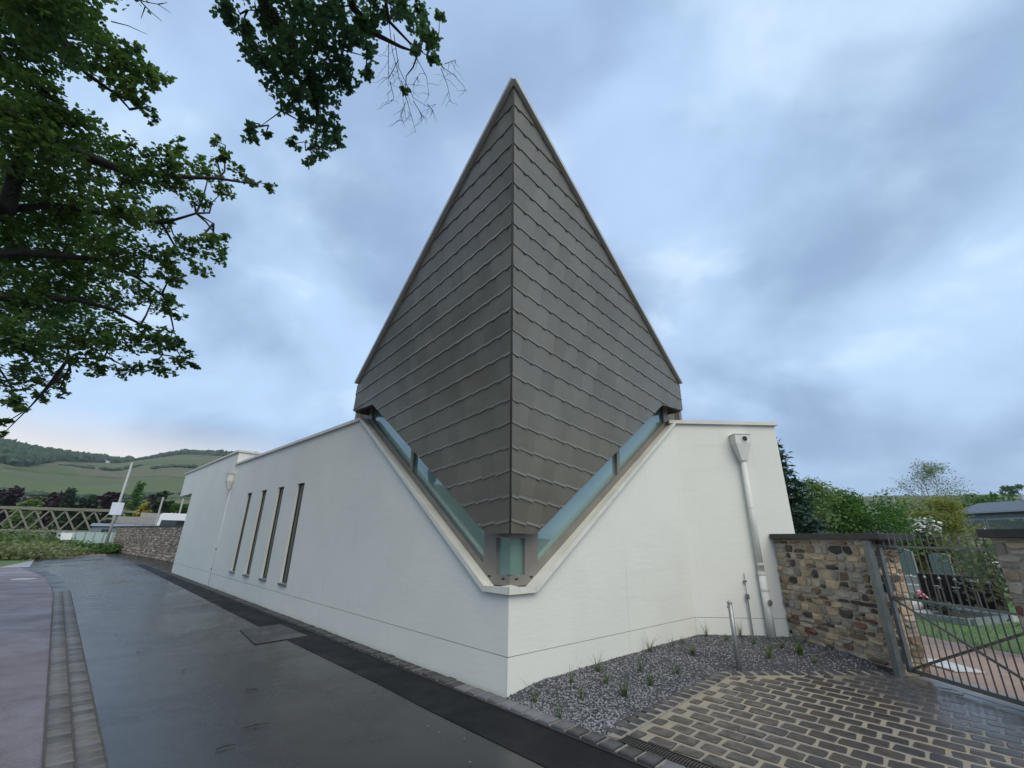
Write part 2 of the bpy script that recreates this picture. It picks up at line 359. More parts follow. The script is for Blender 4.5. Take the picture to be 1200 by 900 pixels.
def leaf_mesh(name, pos, size, shape, m, parent=None, flat=.55, kind=None, up=None):
    """One mesh of many separate leaf faces with random turn and tilt."""
    pos = np.asarray(pos, float); n = len(pos); k = len(shape)
    a = nr.rand(n) * 2 * np.pi
    nz = nr.normal(size=(n, 3)); nz[:, 2] = np.abs(nz[:, 2]) + flat * 2; nz /= np.linalg.norm(nz, axis=1)[:, None]
    d = np.c_[np.cos(a), np.sin(a), nr.uniform(-.9, .25, n)]
    if up is not None: d = up(pos, d)
    y = d - nz * np.sum(d * nz, axis=1)[:, None]; y /= np.linalg.norm(y, axis=1)[:, None] + 1e-9; x = np.cross(y, nz)
    s = np.asarray(size).reshape(-1, 1)
    off = np.zeros(3); q = parent
    while q is not None: off += np.array(q.location); q = q.parent
    V = (pos - off)[:, None, :] + (x[:, None, :] * shape[None, :, 0:1] + y[:, None, :] * shape[None, :, 1:2] + nz[:, None, :] * shape[None, :, 2:3]) * s[:, None, :]
    me = bpy.data.meshes.new(name); me.vertices.add(n * k); me.vertices.foreach_set('co', V.reshape(-1))
    me.loops.add(n * k); me.loops.foreach_set('vertex_index', np.arange(n * k, dtype=np.int32))
    me.polygons.add(n); me.polygons.foreach_set('loop_start', np.arange(0, n * k, k, dtype=np.int32)); me.polygons.foreach_set('loop_total', np.full(n, k, dtype=np.int32))
    me.update(calc_edges=True); me.validate()
    return link(name, me, m, parent, kind)
def clumps(center, rad, n, sub=None, sig=.3):
    """n points gathered in sub clumps inside an ellipsoid"""
    center = np.array(center); rad = np.array(rad) * np.ones(3); sub = sub or max(3, n // 30)
    u = nr.normal(size=(sub, 3)); u /= np.linalg.norm(u, axis=1)[:, None]; u *= nr.rand(sub, 1) ** (1 / 2.2)
    c = center + u * rad
    return c[nr.randint(0, sub, n)] + nr.normal(size=(n, 3)) * rad * sig

# ================================================================== SETTING: ground, road, pavements
C = np.array([.01, 5.445, 0.0])                # foot of the building's nose
LAZ, RAZ = math.radians(-44.91), math.radians(48.42)
dL = np.array([math.sin(LAZ), math.cos(LAZ), 0]); nL = np.array([-math.cos(LAZ), math.sin(LAZ), 0])
dR = np.array([math.sin(RAZ), math.cos(RAZ), 0]); nR = np.array([math.cos(RAZ), -math.sin(RAZ), 0])
def ST(s, t, z=0.0): p = C + dL * s + nL * t; return (p[0], p[1], z)
UPZ = np.array([0, 0, 1.0])

sheet('ground', [(-1400, -1400), (1400, -1400), (1400, 1400), (-1400, 1400)], -.03, MT['ground'])
sheet('road', [ST(-30, 3.17), ST(-30, -30), ST(-6, -30), ST(-2.2, .06), ST(20.3, .06), ST(20.3, -3), ST(60, -3), ST(60, 4.3), ST(26, 4.3), ST(20, 3.5), ST(14, 3.3), ST(8.9, 3.2)], -.012, MT['asphalt'])
sheet('asphalt_strip', [ST(-7, .84), ST(-7, .27), ST(14, .27), ST(26, .27), ST(26, .62), ST(14, .70), ST(5.6, .795), ST(3.4, .80), ST(1.3, .80), ST(.3, .83)], -.008, MT['newasphalt'])
sheet('asphalt_patch', [ST(4.2, 1.27), ST(4.3, .45), ST(5.6, .45), ST(5.55, 1.15)], -.004, MT['patch'])
sheet('gutter_bed', [ST(-12, 3.5), ST(-12, 3.155), ST(14, 3.155), ST(14, 3.5)], -.004, MT['jointgrit'])
gp_ = MB(); gp_.add([ST(14, 3.16, -.006), ST(17, 3.27, -.006), ST(20, 3.4, -.006), ST(26, 4.2, -.006), ST(26, 4.6, -.006), ST(20, 3.75, -.006), ST(17, 3.6, -.006), ST(14, 3.49, -.006)], [tuple(range(8))])
gp_.build('gutter', MT['patch'], None, 'structure')
sheet('pavement', [ST(-20, 14), ST(-20, 3.46), ST(8.9, 3.46), ST(14, 3.5), ST(20, 3.7), ST(26, 4.5), ST(26, 14)], -.010, MT['pavement'])
sheet('cross_street', [ST(26, 22), ST(26, 3.3), ST(31, .2), ST(64, .2), ST(64, 34), ST(40, 34)], -.016, MT['farpave'])
sheet('paved_crossing', [at_z(55, 655.5), at_z(60, 651), at_z(124, 648.5), at_z(124, 651)], -.004, MT['redpave'])
sheet('dark_crossing', [at_z(35, 662), at_z(55, 656), at_z(124, 652), at_z(122, 655)], -.002, MT['patch'])

# two rows of gutter blocks
def block_mesh(name, lx, ly, h, bev, seed=0, jit=.004):
    bm = bmesh.new(); r = random.Random(seed)
    bmesh.ops.create_cube(bm, size=1)
    for v in bm.verts:
        v.co = Vector((v.co.x * lx, v.co.y * ly, v.co.z * h))
        if v.co.z > 0: v.co.x *= (1 - bev / lx * 2); v.co.y *= (1 - bev / ly * 2)
        v.co.x += r.uniform(-jit, jit); v.co.y += r.uniform(-jit, jit)
    top = [f for f in bm.faces if f.normal.z > .9]
    bmesh.ops.bevel(bm, geom=[e for f in top for e in f.edges], offset=min(lx, ly) * .05, segments=1, affect='EDGES')
    me = bpy.data.meshes.new(name); bm.to_mesh(me); bm.free(); return me
ANG_L = math.atan2(dL[1], dL[0])
gutter = bpy.data.objects['gutter_bed']
gb = [block_mesh('gutter_block', .157, .156, .06, .004, k) for k in range(5)]
for me in gb: me.materials.append(MT['gutterblock'])
k = 0
for row in range(2):
    s = -1.2 + row * .07
    while s < 13.9:
        o = bpy.data.objects.new('paving_block', gb[rng.randrange(5)]); col.objects.link(o); o.parent = gutter
        p = ST(s + .08, 3.245 + row * .163); o.location = (p[0], p[1], -.027 + rng.uniform(-.003, .003)); o.rotation_euler = (rng.uniform(-.01, .01), rng.uniform(-.01, .01), ANG_L + rng.uniform(-.015, .015))
        s += .164

# ================================================================== CHAPEL
chapel = thing('chapel', 'white plastered chapel with a pointed prow roof of bronze metal tiles over V-shaped glazing', 'building', tuple(C))
SIDE = {'L': (dL, nL), 'R': (dR, nR)}
def SP(side, s, z, t=0.0):                     # point on a wall plane: along s, height z, outward t
    d, n = SIDE[side]; return C + d * s + n * t + UPZ * z
TH = .34
def wall_prism(mb, side, pts, t0=0.0, th=TH, mi=0):
    d, n = SIDE[side]; mb.prism([SP(side, s, z, t0) for s, z in pts], -n * th, mi)
ZS = .352                                      # shadow joint above the plinth
S2R = (8.33 - C[1]) / dR[1]                    # end of the slanting right wall
VB = [(-.0, .99), (.40, .99), (4.34, 3.80)]    # lower edge of the V coping on both walls
Vz = lambda s: .99 if s < .40 else .99 + (s - .40) * (3.80 - .99) / (4.34 - .40)
# street wall with four slit openings
SL = [(6.90, 7.36), (8.27, 8.73), (9.64, 10.10), (11.0, 11.46)]; SZ0, SZ1 = .53, 2.745; SEND = 13.62
mb = MB()
wall_prism(mb, 'L', [(0, ZS + .007), (SL[0][0], ZS + .007), (SL[0][0], 3.81), (4.34, 3.81), (.40, .99), (0, .99)])
for i, (a, b) in enumerate(SL):
    wall_prism(mb, 'L', [(a, ZS + .007), (b, ZS + .007), (b, SZ0), (a, SZ0)])
    wall_prism(mb, 'L', [(a, SZ1), (b, SZ1), (b, 3.81), (a, 3.81)])
    e = SL[i + 1][0] if i < 3 else SEND
    wall_prism(mb, 'L', [(b, ZS + .007), (e, ZS + .007), (e, 3.81), (b, 3.81)])
mb.build('wall', MT['plaster'], chapel)
mb = MB(); wall_prism(mb, 'L', [(SEND, ZS + .007), (20.2, ZS + .007), (20.2, 4.28), (SEND, 4.28)])
d, n = SIDE['L']
mb.prism([SP('L', SEND, 3.7, -TH), SP('L', SEND, 4.28, -TH), SP('L', SEND, 4.28, -4), SP('L', SEND, 3.7, -4)], d * TH)
mb.prism([SP('L', 20.2, 3.22, 0), SP('L', 23.0, 3.22, 0), SP('L', 23.0, 4.28, 0), SP('L', 20.2, 4.28, 0)], -n * 4)
mb.prism([SP('L', 19.86, -.05, -TH), SP('L', 20.2, -.05, -TH), SP('L', 20.2, 3.21, -TH), SP('L', 19.86, 3.21, -TH)], -n * 5)
mb.build('wall', MT['plaster'], chapel)['label'] = 'taller far wing with a cantilevered canopy end'
# right-hand slanting wall and the frontal wall beyond it
F2 = C + dR * S2R; F2d = np.array([1, .004, 0]); F2n = np.array([0, -1.0, 0]); F2L = 2.03
mb = MB(); wall_prism(mb, 'R', [(0, ZS + .007), (S2R, ZS + .007), (S2R, 3.81), (4.34, 3.81), (.40, .99), (0, .99)])
mb.build('wall', MT['plaster'], chapel)
mb = MB(); mb.prism([F2 + UPZ * (ZS + .007), F2 + F2d * F2L + UPZ * (ZS + .007), F2 + F2d * F2L + UPZ * 3.81, F2 + UPZ * 3.81], (0, TH, 0))
q = F2 + F2d * F2L; mb.prism([q + (-.3, TH, -.05), q + (0, TH, -.05), q + (0, TH, 3.81), q + (-.3, TH, 3.81)], (0, 9, 0))
mb.build('wall', MT['plaster'], chapel)
# plinths, set 3 mm back, with the dark joint behind
for side, L in (('L', 20.2), ('R', S2R)):
    mb = MB(); wall_prism(mb, side, [(0, -.08), (L, -.08), (L, ZS), (0, ZS)], -.002); mb.build('plinth', MT['plaster'], chapel)
    mb = MB(); wall_prism(mb, side, [(.02, ZS - .03), (L - .05, ZS - .03), (L - .05, ZS + .05), (.02, ZS + .05)], -.02, .2); mb.build('joint', MT['slab'], chapel)
mb = MB(); mb.prism([F2 + (0, .002, -.08), F2 + F2d * F2L + (0, .002, -.08), F2 + F2d * F2L + (0, .002, ZS), F2 + (0, .002, ZS)], (0, TH, 0)); mb.build('plinth', MT['plaster'], chapel)
mb = MB(); mb.box((F2[0] + .05, F2[1] + .02, ZS - .03), (F2[0] + F2L - .05, F2[1] + .2, ZS + .05)); mb.build('joint', MT['slab'], chapel)
# flat roofs behind the parapets
mb = MB(); mb.prism([SP('L', .9, 3.35, -.6), SP('L', SEND, 3.35, -.6), SP('L', SEND, 3.35, -6), (5.0, 15.0, 3.35), (5.0, 9.0, 3.35), (3.2, 8.9, 3.35)], (0, 0, .12)); mb.build('flat_roof', MT['slab'], chapel)
mb = MB(); mb.prism([SP('L', SEND + .3, 4.0, -.3), SP('L', 22.8, 4.0, -.3), SP('L', 22.8, 4.0, -3.9), SP('L', SEND + .3, 4.0, -3.9)], (0, 0, .1)); mb.build('flat_roof', MT['slab'], chapel)
# parapet caps
mb = MB(); a, b = SP('L', 4.36, 3.845, -.13), SP('L', SEND - .002, 3.845, -.13); mb.bar(a, b, .36, .065); mb.build('parapet_cap', MT['parapet'], chapel)
mb = MB(); a, b = SP('L', SEND - .04, 4.315, -.13), SP('L', 23.05, 4.315, -.13); mb.bar(a, b, .36, .065)
a, b = SP('L', SEND + .14, 4.3152, -.32), SP('L', SEND + .14, 4.3152, -4); mb.bar(a, b, .36, .064); mb.build('parapet_cap', MT['parapet'], chapel)
mb = MB(); mb.bar(F2 + (-.10, .13, 3.845), F2 + F2d * (F2L + .05) + (0, .13, 3.845), .37, .068); mb.build('parapet_cap', MT['parapet'], chapel)
# slit windows
for i, (a, b) in enumerate(SL):
    p0 = SP('L', (a + b) / 2, SZ0, -.2)
    w = bpy.data.objects.new('slit_window', None); col.objects.link(w); w.parent = chapel; w.location = tuple(p0 - C)
    mb = MB(); wall_prism(mb, 'L', [(a + .035, SZ0 + .05), (b - .035, SZ0 + .05), (b - .035, SZ1 - .04), (a + .035, SZ1 - .04)], -.062, .03); mb.build('pane', MT['darkglass'], w)
    mb = MB()
    for (s0, s1, z0, z1) in ((a, a + .035, SZ0, SZ1), (b - .035, b, SZ0, SZ1), (a + .035, b - .035, SZ0, SZ0 + .05), (a + .035, b - .035, SZ1 - .04, SZ1)):
        wall_prism(mb, 'L', [(s0, z0), (s1, z0), (s1, z1), (s0, z1)], -.052, .06)
    mb.build('window_frame', MT['black'], w)
    mb = MB(); mb.prism([SP('L', a - .012, SZ0 + .012, .035), SP('L', b + .012, SZ0 + .012, .035), SP('L', b + .012, SZ0 + .032, -.052), SP('L', a - .012, SZ0 + .032, -.052)], (0, 0, -.018))
    mb.prism([SP('L', a - .012, SZ0 + .012, .035), SP('L', b + .012, SZ0 + .012, .035), SP('L', b + .012, SZ0 - .028, .035), SP('L', a - .012, SZ0 - .028, .035)], -nL * .003)
    mb.build('sill', MT['galv'], w)
# V coping: swept section, one part per straight length, shared mitre lines
def offs(path, a):                             # offset polyline (s,z) to its left by a, mitred
    out = []
    for i, p in enumerate(path):
        p = np.array(p); ds = []
        if i > 0: v = p - np.array(path[i - 1]); ds.append(v / np.linalg.norm(v))
        if i < len(path) - 1: v = np.array(path[i + 1]) - p; ds.append(v / np.linalg.norm(v))
        ns = [np.array((-v[1], v[0])) for v in ds]; mvec = sum(ns); mvec /= np.linalg.norm(mvec)
        out.append(tuple(p + mvec * a / np.dot(mvec, ns[0])))
    return out
for side in 'LR':
    lo = offs(VB, -.004); front = [offs(VB, a)[i] for i, a in enumerate((.076, .060, .046))]; back = [offs(VB, a)[i] for i, a in enumerate((.082, .040, -.004))]
    for i in range(2):
        mb = MB(); vs = []
        for j in (i, i + 1):
            for (pth, t) in ((lo, .055), (front, .055), (back, -.20), (lo, -.20)):
                s, z = pth[j]; z -= .06 if (pth is lo and t < 0) else 0
                if j == 0: s = -t * math.tan(math.radians(43.3)) * (1 if True else 1)
                if j == 2: s += .0
                vs.append(SP(side, s, z, t))
        if i == 0:                              # meet exactly on the nose bisector
            for kk in range(4):
                v = vs[kk]; axis = (dL + dR); axis /= np.linalg.norm(axis)
                dd, nn = SIDE[side]; t = np.dot(v - C, nn); base = C + nn * t + UPZ * v[2]
                perp = np.array([-axis[1], axis[0], 0]); u = -np.dot(base - C, perp) / np.dot(dd, perp); vs[kk] = base + dd * u
        gap = .0025 * SIDE[side][0]
        vs = [v + gap for v in vs[:4]] + [v - gap for v in vs[4:]]
        mb.add(vs, [(3, 2, 1, 0), (4, 5, 6, 7)] + [(k, (k + 1) % 4, 4 + (k + 1) % 4, 4 + k) for k in range(4)]); mb.build('coping', MT['coping'], chapel)
# bronze window frame band with panes, plane t = -0.12
TG = -.125
FO = offs([(0, 1.078), (.478, 1.078), (4.42, 3.90)], 0.0)
def band(mb, side, pts, t0, th): wall_prism(mb, side, pts, t0, th)
up = lambda s: 1.655 + (s - .553) * .690       # eave of the roof face over the band
lo_ = lambda s: 1.285 + (s - .605) * .7095     # lower edge of the glass
fo_ = lambda s: 1.078 + (s - .478) * .7159     # outer edge of the frame
for side in 'LR':
    d, n = SIDE[side]
    axis = dL + dR; axis /= np.linalg.norm(axis); perp = np.array([-axis[1], axis[0], 0])
    base = C + n * TG; s0 = -np.dot(base - C, perp) / np.dot(d, perp)
    fr = bpy.data.objects.new('window_frame', None); col.objects.link(fr); fr.parent = chapel
    mb = MB(); e = .004
    band(mb, side, [(s0, 1.05), (.47, 1.05), (.60, 1.17), (s0, 1.17)], TG, .09)                      # bottom of nose window
    band(mb, side, [(.37, 1.17), (.60, 1.17), (.605, 1.285), (.605, 1.70), (.37, 1.70)], TG, .09)     # post beside it
    band(mb, side, [(s0, 1.595), (.37, 1.595), (.37, 1.72), (s0, 1.72)], TG, .09)                      # head
    sp_ = s0 * (TG - .045) / TG
    band(mb, side, [(.47, 1.05), (4.45, fo_(4.45) - .03), (4.28, lo_(4.28)), (.605, 1.285), (.60, 1.17)], TG, .09)
    for sm, wd in ((2.48, .085), (4.20, .13)):
        band(mb, side, [(sm, lo_(sm)), (sm + wd, lo_(sm + wd)), (sm + wd + .02, up(sm + wd) + .1), (sm + .02, up(sm) + .1)], TG + .004, .10)
    band(mb, side, [(4.33, 3.86), (5.0, 3.86), (5.0, 4.45), (4.35, 4.45)], TG - .10, .06)
    band(mb, side, [(4.90, 3.86), (5.0, 3.86), (5.0, 4.40), (4.90, 4.40)], TG, .09)
    f0 = mb.build('frame_bar', MT['frame'], fr)
    for pts in ([(sp_, 1.165), (.38, 1.165), (.38, 1.60), (sp_, 1.60)],
                [(.607, 1.287), (2.478, lo_(2.478)), (2.498, up(2.498) + .08), (.607, 1.72)],
                [(2.567, lo_(2.567)), (4.198, lo_(4.198)), (4.218, up(4.218) + .08), (2.587, up(2.587) + .08)]):
        mb = MB(); band(mb, side, pts, TG - .045, .02); mb.build('pane', MT['glass'], fr)
    mb = MB()
    for sx, zx in ((.205, 1.115), (.455, 1.13)): band(mb, side, [(sx, zx), (sx + .05, zx + .0), (sx + .05, zx + .022), (sx, zx + .022)], TG + .002, .002)
    mb.build('drain_slot', MT['black'], fr)

# ---- prow roof: two tiled faces meeting in a leaning ridge
lam = math.radians(11.1); rdir = np.array([0.0175 * math.sin(lam) * 0, -math.sin(lam), math.cos(lam)]); rdir[0] = -.0112
RN = np.array([.012, 5.40, 1.649]); RL = 6.07; AP = RN + rdir * RL
FACE = {}
for side, az, px in (('R', 45.0, dict(E0=(628.5, 625.5), E1=(776, 474.5), Cb=(799.5, 481), Ct=(797, 452))), ('L', -41.8, dict(E0=(569.5, 625.5), E1=(437, 474), Cb=(414.5, 482), Ct=(418.5, 452)))):
    a = math.radians(az); d = np.array([math.sin(a), math.cos(a), -math.tan(math.radians(4.4))]); d /= np.linalg.norm(d)
    n = np.cross(rdir, d); n /= np.linalg.norm(n)
    if n[1] > 0: n = -n
    u = np.cross(n, d) if np.cross(n, d)[2] > 0 else -np.cross(n, d)
    pts = {k: at_plane(*v, RN, n) for k, v in px.items()}
    FACE[side] = (d, u, n, pts)
Rt, Lt = FACE['R'][3]['Ct'], FACE['L'][3]['Ct']
BK = np.array([.35, 13.0, 4.15])
PIECES = []
for side in 'LR':
    d, u, n, P = FACE[side]
    to2 = lambda p: (float(np.dot(p - RN, d)), float(np.dot(p - RN, u)))
    to3 = lambda q, h=0.0: RN + d * q[0] + u * q[1] + n * h
    loop3 = [RN, P['E0'], P['E1'], P['Cb'], P['Ct'], AP]
    face = bpy.data.objects.new('roof_face', None); col.objects.link(face); face.parent = chapel
    mb = MB(); mb.prism([p - n * .004 for p in loop3], -n * .10); mb.build('underlay', MT['slab'], face)
    # soffit edge strip along the eave
    mb = MB(); e_ = (P['E1'] - P['E0']); e_ /= np.linalg.norm(e_); iw = np.cross(n, e_); iw *= 1 if np.dot(iw, RN + rdir * 3 - P['E0']) > 0 else -1; mb.bar(P['E0'] - n * .055 + iw * .03, P['E1'] - n * .055 + iw * .03, .05, .10, n); mb.build('eave_trim', MT['frame'], face)
    # return at the low corner
    mb = MB(); nn = np.array([dL, dR][side == 'R']); mb.prism([P['Cb'] - n * .1, P['Ct'] - n * .1, P['Ct'] + nn * .05 - n * .04, P['Cb'] + nn * .05 - n * .04], -n * .06); mb.build('corner_return', MT['tile'], face)
    poly = [to2(p) for p in loop3]
    if area2(poly) < 0: poly = poly[::-1]
    # two convex pieces? the outline is convex except at the eave corner, so clip against both sides of a split
    E1 = to2(P['E1']); 
    # inset from ridge (6 mm) and from the verge
    def convex_parts():
        ridge_n = to2(AP); A2 = to2(AP); Ct2 = to2(P['Ct']); Cb2 = to2(P['Cb']); E02 = to2(P['E0']); N2 = (0.0, 0.0)
        v = np.array(Ct2) - np.array(A2); v /= np.linalg.norm(v); vn = np.array((-v[1], v[0])); vn *= -1 if np.dot(vn, np.array(A2)) > 0 else 1
        ins = vn * .035
        main = [N2, E02, E1, tuple(np.array(Ct2) + ins), tuple(np.array(A2) + ins)]
        tip = [E1, Cb2, tuple(np.array(Ct2) + ins)]
        rn = np.array(A2) / np.linalg.norm(A2); rp = np.array((rn[1], -rn[0])); 
        out = []
        for pl in (main, tip):
            pl = pl if area2(pl) > 0 else pl[::-1]
            sgn = 1 if np.dot(rp, np.array(E1)) > 0 else -1
            pl = clip(pl, tuple(-sgn * rp), -.009)
            out.append(pl)
        return out
    parts = convex_parts()
    ch = .2957 * math.sin(math.acos(float(np.dot(rdir, d)))); tw = .268
    kx = 1.0                                    # d points away from the ridge on both faces
    shear = float(np.dot(rdir, d)) / float(np.dot(rdir, u))
    for c_ in range(-1, 24):
        v0 = .135 + (c_ - 0) * ch; 
        for j in range(-7, 26):
            x0 = j * tw + (.5 * tw if c_ % 2 else 0) + v0 * shear + rng.uniform(-.006, .006) * 0
            g = .0008; dip = .024; ov = .012
            def tl(v, x): return (x, v0 + v * ch - dip * (x - x0 - tw / 2) / tw * (1 - v))
            bands = [(-.03, .08, .017, .008), (.08, 1.0, .008, .0035)]
            mbt = MB(); A = 0; cen = np.zeros(3)
            for (va, vb, ha, hb) in bands:
                quad = [tl(va, x0 + g), tl(va, x0 + tw - g), tl(vb, x0 + tw - g), tl(vb, x0 + g)]
                for reg in parts:
                    if len(reg) < 3: continue
                    pc = clip_to(quad, reg)
                    if len(pc) < 3 or abs(area2(pc)) < 2e-5: continue
                    A += abs(area2(pc))
                    def hh(q):
                        v = (q[1] - v0 + dip * (q[0] - x0 - tw / 2) / tw) / ch
                        t = min(1, max(0, (v - va) / (vb - va))); return ha + (hb - ha) * t + .007 * (q[0] - x0) / tw
                    k0 = len(pc); vs = [to3(q, .001) for q in pc] + [to3(q, hh(q)) for q in pc]
                    mbt.add(vs, [tuple(range(k0 - 1, -1, -1)), tuple(range(k0, 2 * k0))] + [(i, (i + 1) % k0, k0 + (i + 1) % k0, k0 + i) for i in range(k0)])
            if A > .0006:
                cen = np.mean(np.array(mbt.v), axis=0); PIECES.append((A / np.dot(cen - O, cen - O), mbt, face))
PIECES.sort(key=lambda t: -t[0])
for A, mbt, face in PIECES[:300]: mbt.build('tile', MT['tile'], face)
rest = {}
for A, mbt, face in PIECES[300:]:
    r_ = rest.setdefault(face.name, (MB(), face)); r_[0].add(mbt.v, mbt.f)
for mb, face in rest.values(): mb.build('tiles', MT['tile'], face, 'stuff')
# verge trims, ridge strip, rear slopes
for side in 'LR':
    d, u, n, P = FACE[side]; Ct = P['Ct']; e = Ct - AP; e /= np.linalg.norm(e); out = np.cross(e, n); out *= 1 if np.dot(out, Ct - RN) > 0 else -1
    if np.dot(out, d) < 0: out = -out
    mb = MB(); mb.bar(AP + out * .022 + n * .02 - e * .055, Ct + out * .022 + n * .02 - e * .05, .10, .045, out); mb.build('verge_trim', MT['trim'], chapel)
mb = MB(); mb.prism([RN + rdir * .01 + (-.008, -.004, 0), RN + rdir * .01 + (.008, -.004, 0), AP + (.008, -.004, -.1), AP + (-.008, -.004, -.1)], (0, .02, 0)); mb.build('ridge_strip', MT['black'], chapel)
mb = MB(); b_ = np.array([0, .11, .0]); mb.add([AP + b_, Rt + b_, Lt + b_, BK, FACE['R'][3]['Cb'] + b_, FACE['L'][3]['Cb'] + b_], [(0, 1, 3), (0, 3, 2), (1, 4, 3), (2, 3, 5)]); mb.build('rear_slope', MT['tile'], chapel)

# ---- rainwater pipes and conductor
PX = at_Y(905, 735, 8.25)[0] - .03
mb = MB(); hz0 = at_Y(866, 540, 8.25)[2]; hz1 = at_Y(866, 510.5, 8.25)[2]
y0, y1 = 8.12, 8.328
bt = [(PX - .15, y0, hz1), (PX + .15, y0, hz1), (PX + .15, y1, hz1), (PX - .15, y1, hz1)]; md = [(x, y, hz1 - .17) for x, y, _ in bt]; lo4 = [(PX - .055, y1 - .15, hz0), (PX + .055, y1 - .15, hz0), (PX + .055, y1 - .03, hz0), (PX - .055, y1 - .03, hz0)]
mb.add(bt + md + lo4, [(0, 1, 2, 3), (0, 1, 5, 4), (1, 2, 6, 5), (2, 3, 7, 6), (3, 0, 4, 7), (4, 5, 9, 8), (5, 6, 10, 9), (6, 7, 11, 10), (7, 4, 8, 11), (8, 9, 10, 11)])
dp = bpy.data.objects.new('downpipe', None); col.objects.link(dp); dp.parent = chapel
mb.build('hopper', MT['pipe'], dp, bevel=.006)
mb = MB(); mb.bar((PX - .165, 8.22, hz1 + .006), (PX + .165, 8.22, hz1 + .006), .225, .012); mb.build('hopper_rim', MT['trim'], dp)
mb = MB(); mb.tube([(PX + .03, y0 - .004, hz1 - .09), (PX + .03, y0 + .02, hz1 - .09)], .055, 20); mb.build('overflow_hole', MT['black'], dp)
mb = MB(); mb.tube([(PX + .03, y0 - .012, hz1 - .09), (PX + .03, y0 - .002, hz1 - .09)], .06, 20); 
ring = MB()
for k in range(20):
    a, b = 2 * math.pi * k / 20, 2 * math.pi * (k + 1) / 20
    c0 = np.array([PX + .03, y0 - .012, hz1 - .09]); f_ = lambda t, r: c0 + (math.cos(t) * r, 0, math.sin(t) * r)
    ring.add([f_(a, .05), f_(b, .05), f_(b, .064), f_(a, .064), f_(a, .05) + (0, .012, 0), f_(b, .05) + (0, .012, 0), f_(b, .064) + (0, .012, 0), f_(a, .064) + (0, .012, 0)], [(0, 1, 2, 3), (2, 6, 7, 3), (0, 4, 5, 1)])
ring.build('overflow_rim', MT['pipe'], dp)
yp = 8.245
mb = MB(); mb.tube([(PX, yp, hz0 + .01), (PX, yp, 1.0)], .05, 18); mb.build('upper_pipe', MT['pipe'], dp, smooth=True)
mb = MB(); mb.tube([(PX, yp, 1.05), (PX, yp, .0)], .062, 18); mb.build('lower_pipe', MT['pipe'], dp, smooth=True)
for z, r, h in ((hz0 - .02, .058, .05), (1.22, .056, .03), (.80, .068, .035), (1.06, .068, .05), (2.2, .056, .02)):
    mb = MB(); mb.tube([(PX, yp, z), (PX, yp, z + h)], r, 18); mb.build('collar', MT['pipe'], dp)
mb = MB(); mb.tube([(PX + .02, yp - .058, .62), (PX + .028, yp - .075, .62)], .05, 18); mb.build('inspection_cap', MT['galv'], dp)
mb = MB(); mb.tube([(PX - .30, 8.29, .03), (PX - .30, 8.29, .70)], .014, 8); mb.tube([(PX - .30, 8.29, .70), (PX - .285, 8.31, 1.08)], .006, 6); mb.build('conductor_rod', MT['galv'], chapel)
mb = MB(); mb.bar((PX - .30, 8.28, .66), (PX - .30, 8.28, .74), .04, .05); mb.bar((PX - .29, 8.30, .93), (PX - .29, 8.30, .96), .03, .05); mb.build('rod_clamp', MT['gate'], chapel)
# hopper and slim pipe on the street wall, at the step between the two wings
hp = SP('L', 13.62, 3.36, .10)
dp2 = bpy.data.objects.new('downpipe', None); col.objects.link(dp2); dp2.parent = chapel
mb = MB(); w = .15
tp = [hp + dL * a * w + nL * b * .1 + UPZ * .14 for a, b in ((-1, -1), (1, -1), (1, 1), (-1, 1))]; mdl = [hp + dL * a * w * .9 + nL * b * .09 - UPZ * .10 for a, b in ((-1, -1), (1, -1), (1, 1), (-1, 1))]; bt = [hp + dL * a * .05 + nL * (b * .05 - .03) - UPZ * .36 for a, b in ((-1, -1), (1, -1), (1, 1), (-1, 1))]
mb.add(tp + mdl + bt, [(0, 1, 2, 3)] + [(i, (i + 1) % 4, 4 + (i + 1) % 4, 4 + i) for i in range(4)] + [(4 + i, 4 + (i + 1) % 4, 8 + (i + 1) % 4, 8 + i) for i in range(4)] + [(8, 9, 10, 11)]); mb.build('hopper', MT['pipe'], dp2)
mb = MB(); mb.bar(hp + dL * -.17 + UPZ * .15, hp + dL * .17 + UPZ * .15, .23, .025); mb.build('hopper_rim', MT['trim'], dp2)
mb = MB(); q = hp - nL * .055; q = hp * (1, 1, 0) - nL * .104; mb.tube([q + UPZ * 3.04, q], .013, 10); mb.build('pipe', MT['plaster'], dp2, smooth=True)
for z in (1.05, .45):
    mb = MB(); mb.bar(q + UPZ * z + nL * .012, q + UPZ * (z + .05) + nL * .012, .06, .03); mb.build('pipe_clip', MT['galv'], dp2)

# ================================================================== edging blocks, apron, gravel bed
edge = sheet('edging', [ST(-2.75, .285), ST(-2.75, .07), ST(20, .07), ST(20, .285)], -.004, MT['darkmortar'])
eb = [block_mesh('edging_block', .150, .185, .07, .008, 20 + k, .006) for k in range(6)]
for me in eb: me.materials.append(MT['cobble'])
el_ = [block_mesh('edging_block', .150, .185, .07, .008, 30 + k, .006) for k in range(3)]
for me in el_: me.materials.append(MT['lightcobble'])
s = -2.7
while s < 13.5:
    me = (el_[rng.randrange(3)] if (s < .6 and rng.random() < .45) else eb[rng.randrange(6)])
    o = bpy.data.objects.new('edging_block', me); col.objects.link(o); o.parent = edge
    p = ST(s + .085, .178 + rng.uniform(-.008, .008)); o.location = (p[0], p[1], -.018 + rng.uniform(-.006, .006)); o.rotation_euler = (rng.uniform(-.02, .02), rng.uniform(-.02, .02), ANG_L + rng.uniform(-.03, .03)); s += .172
mj = MB(); s = -2.7
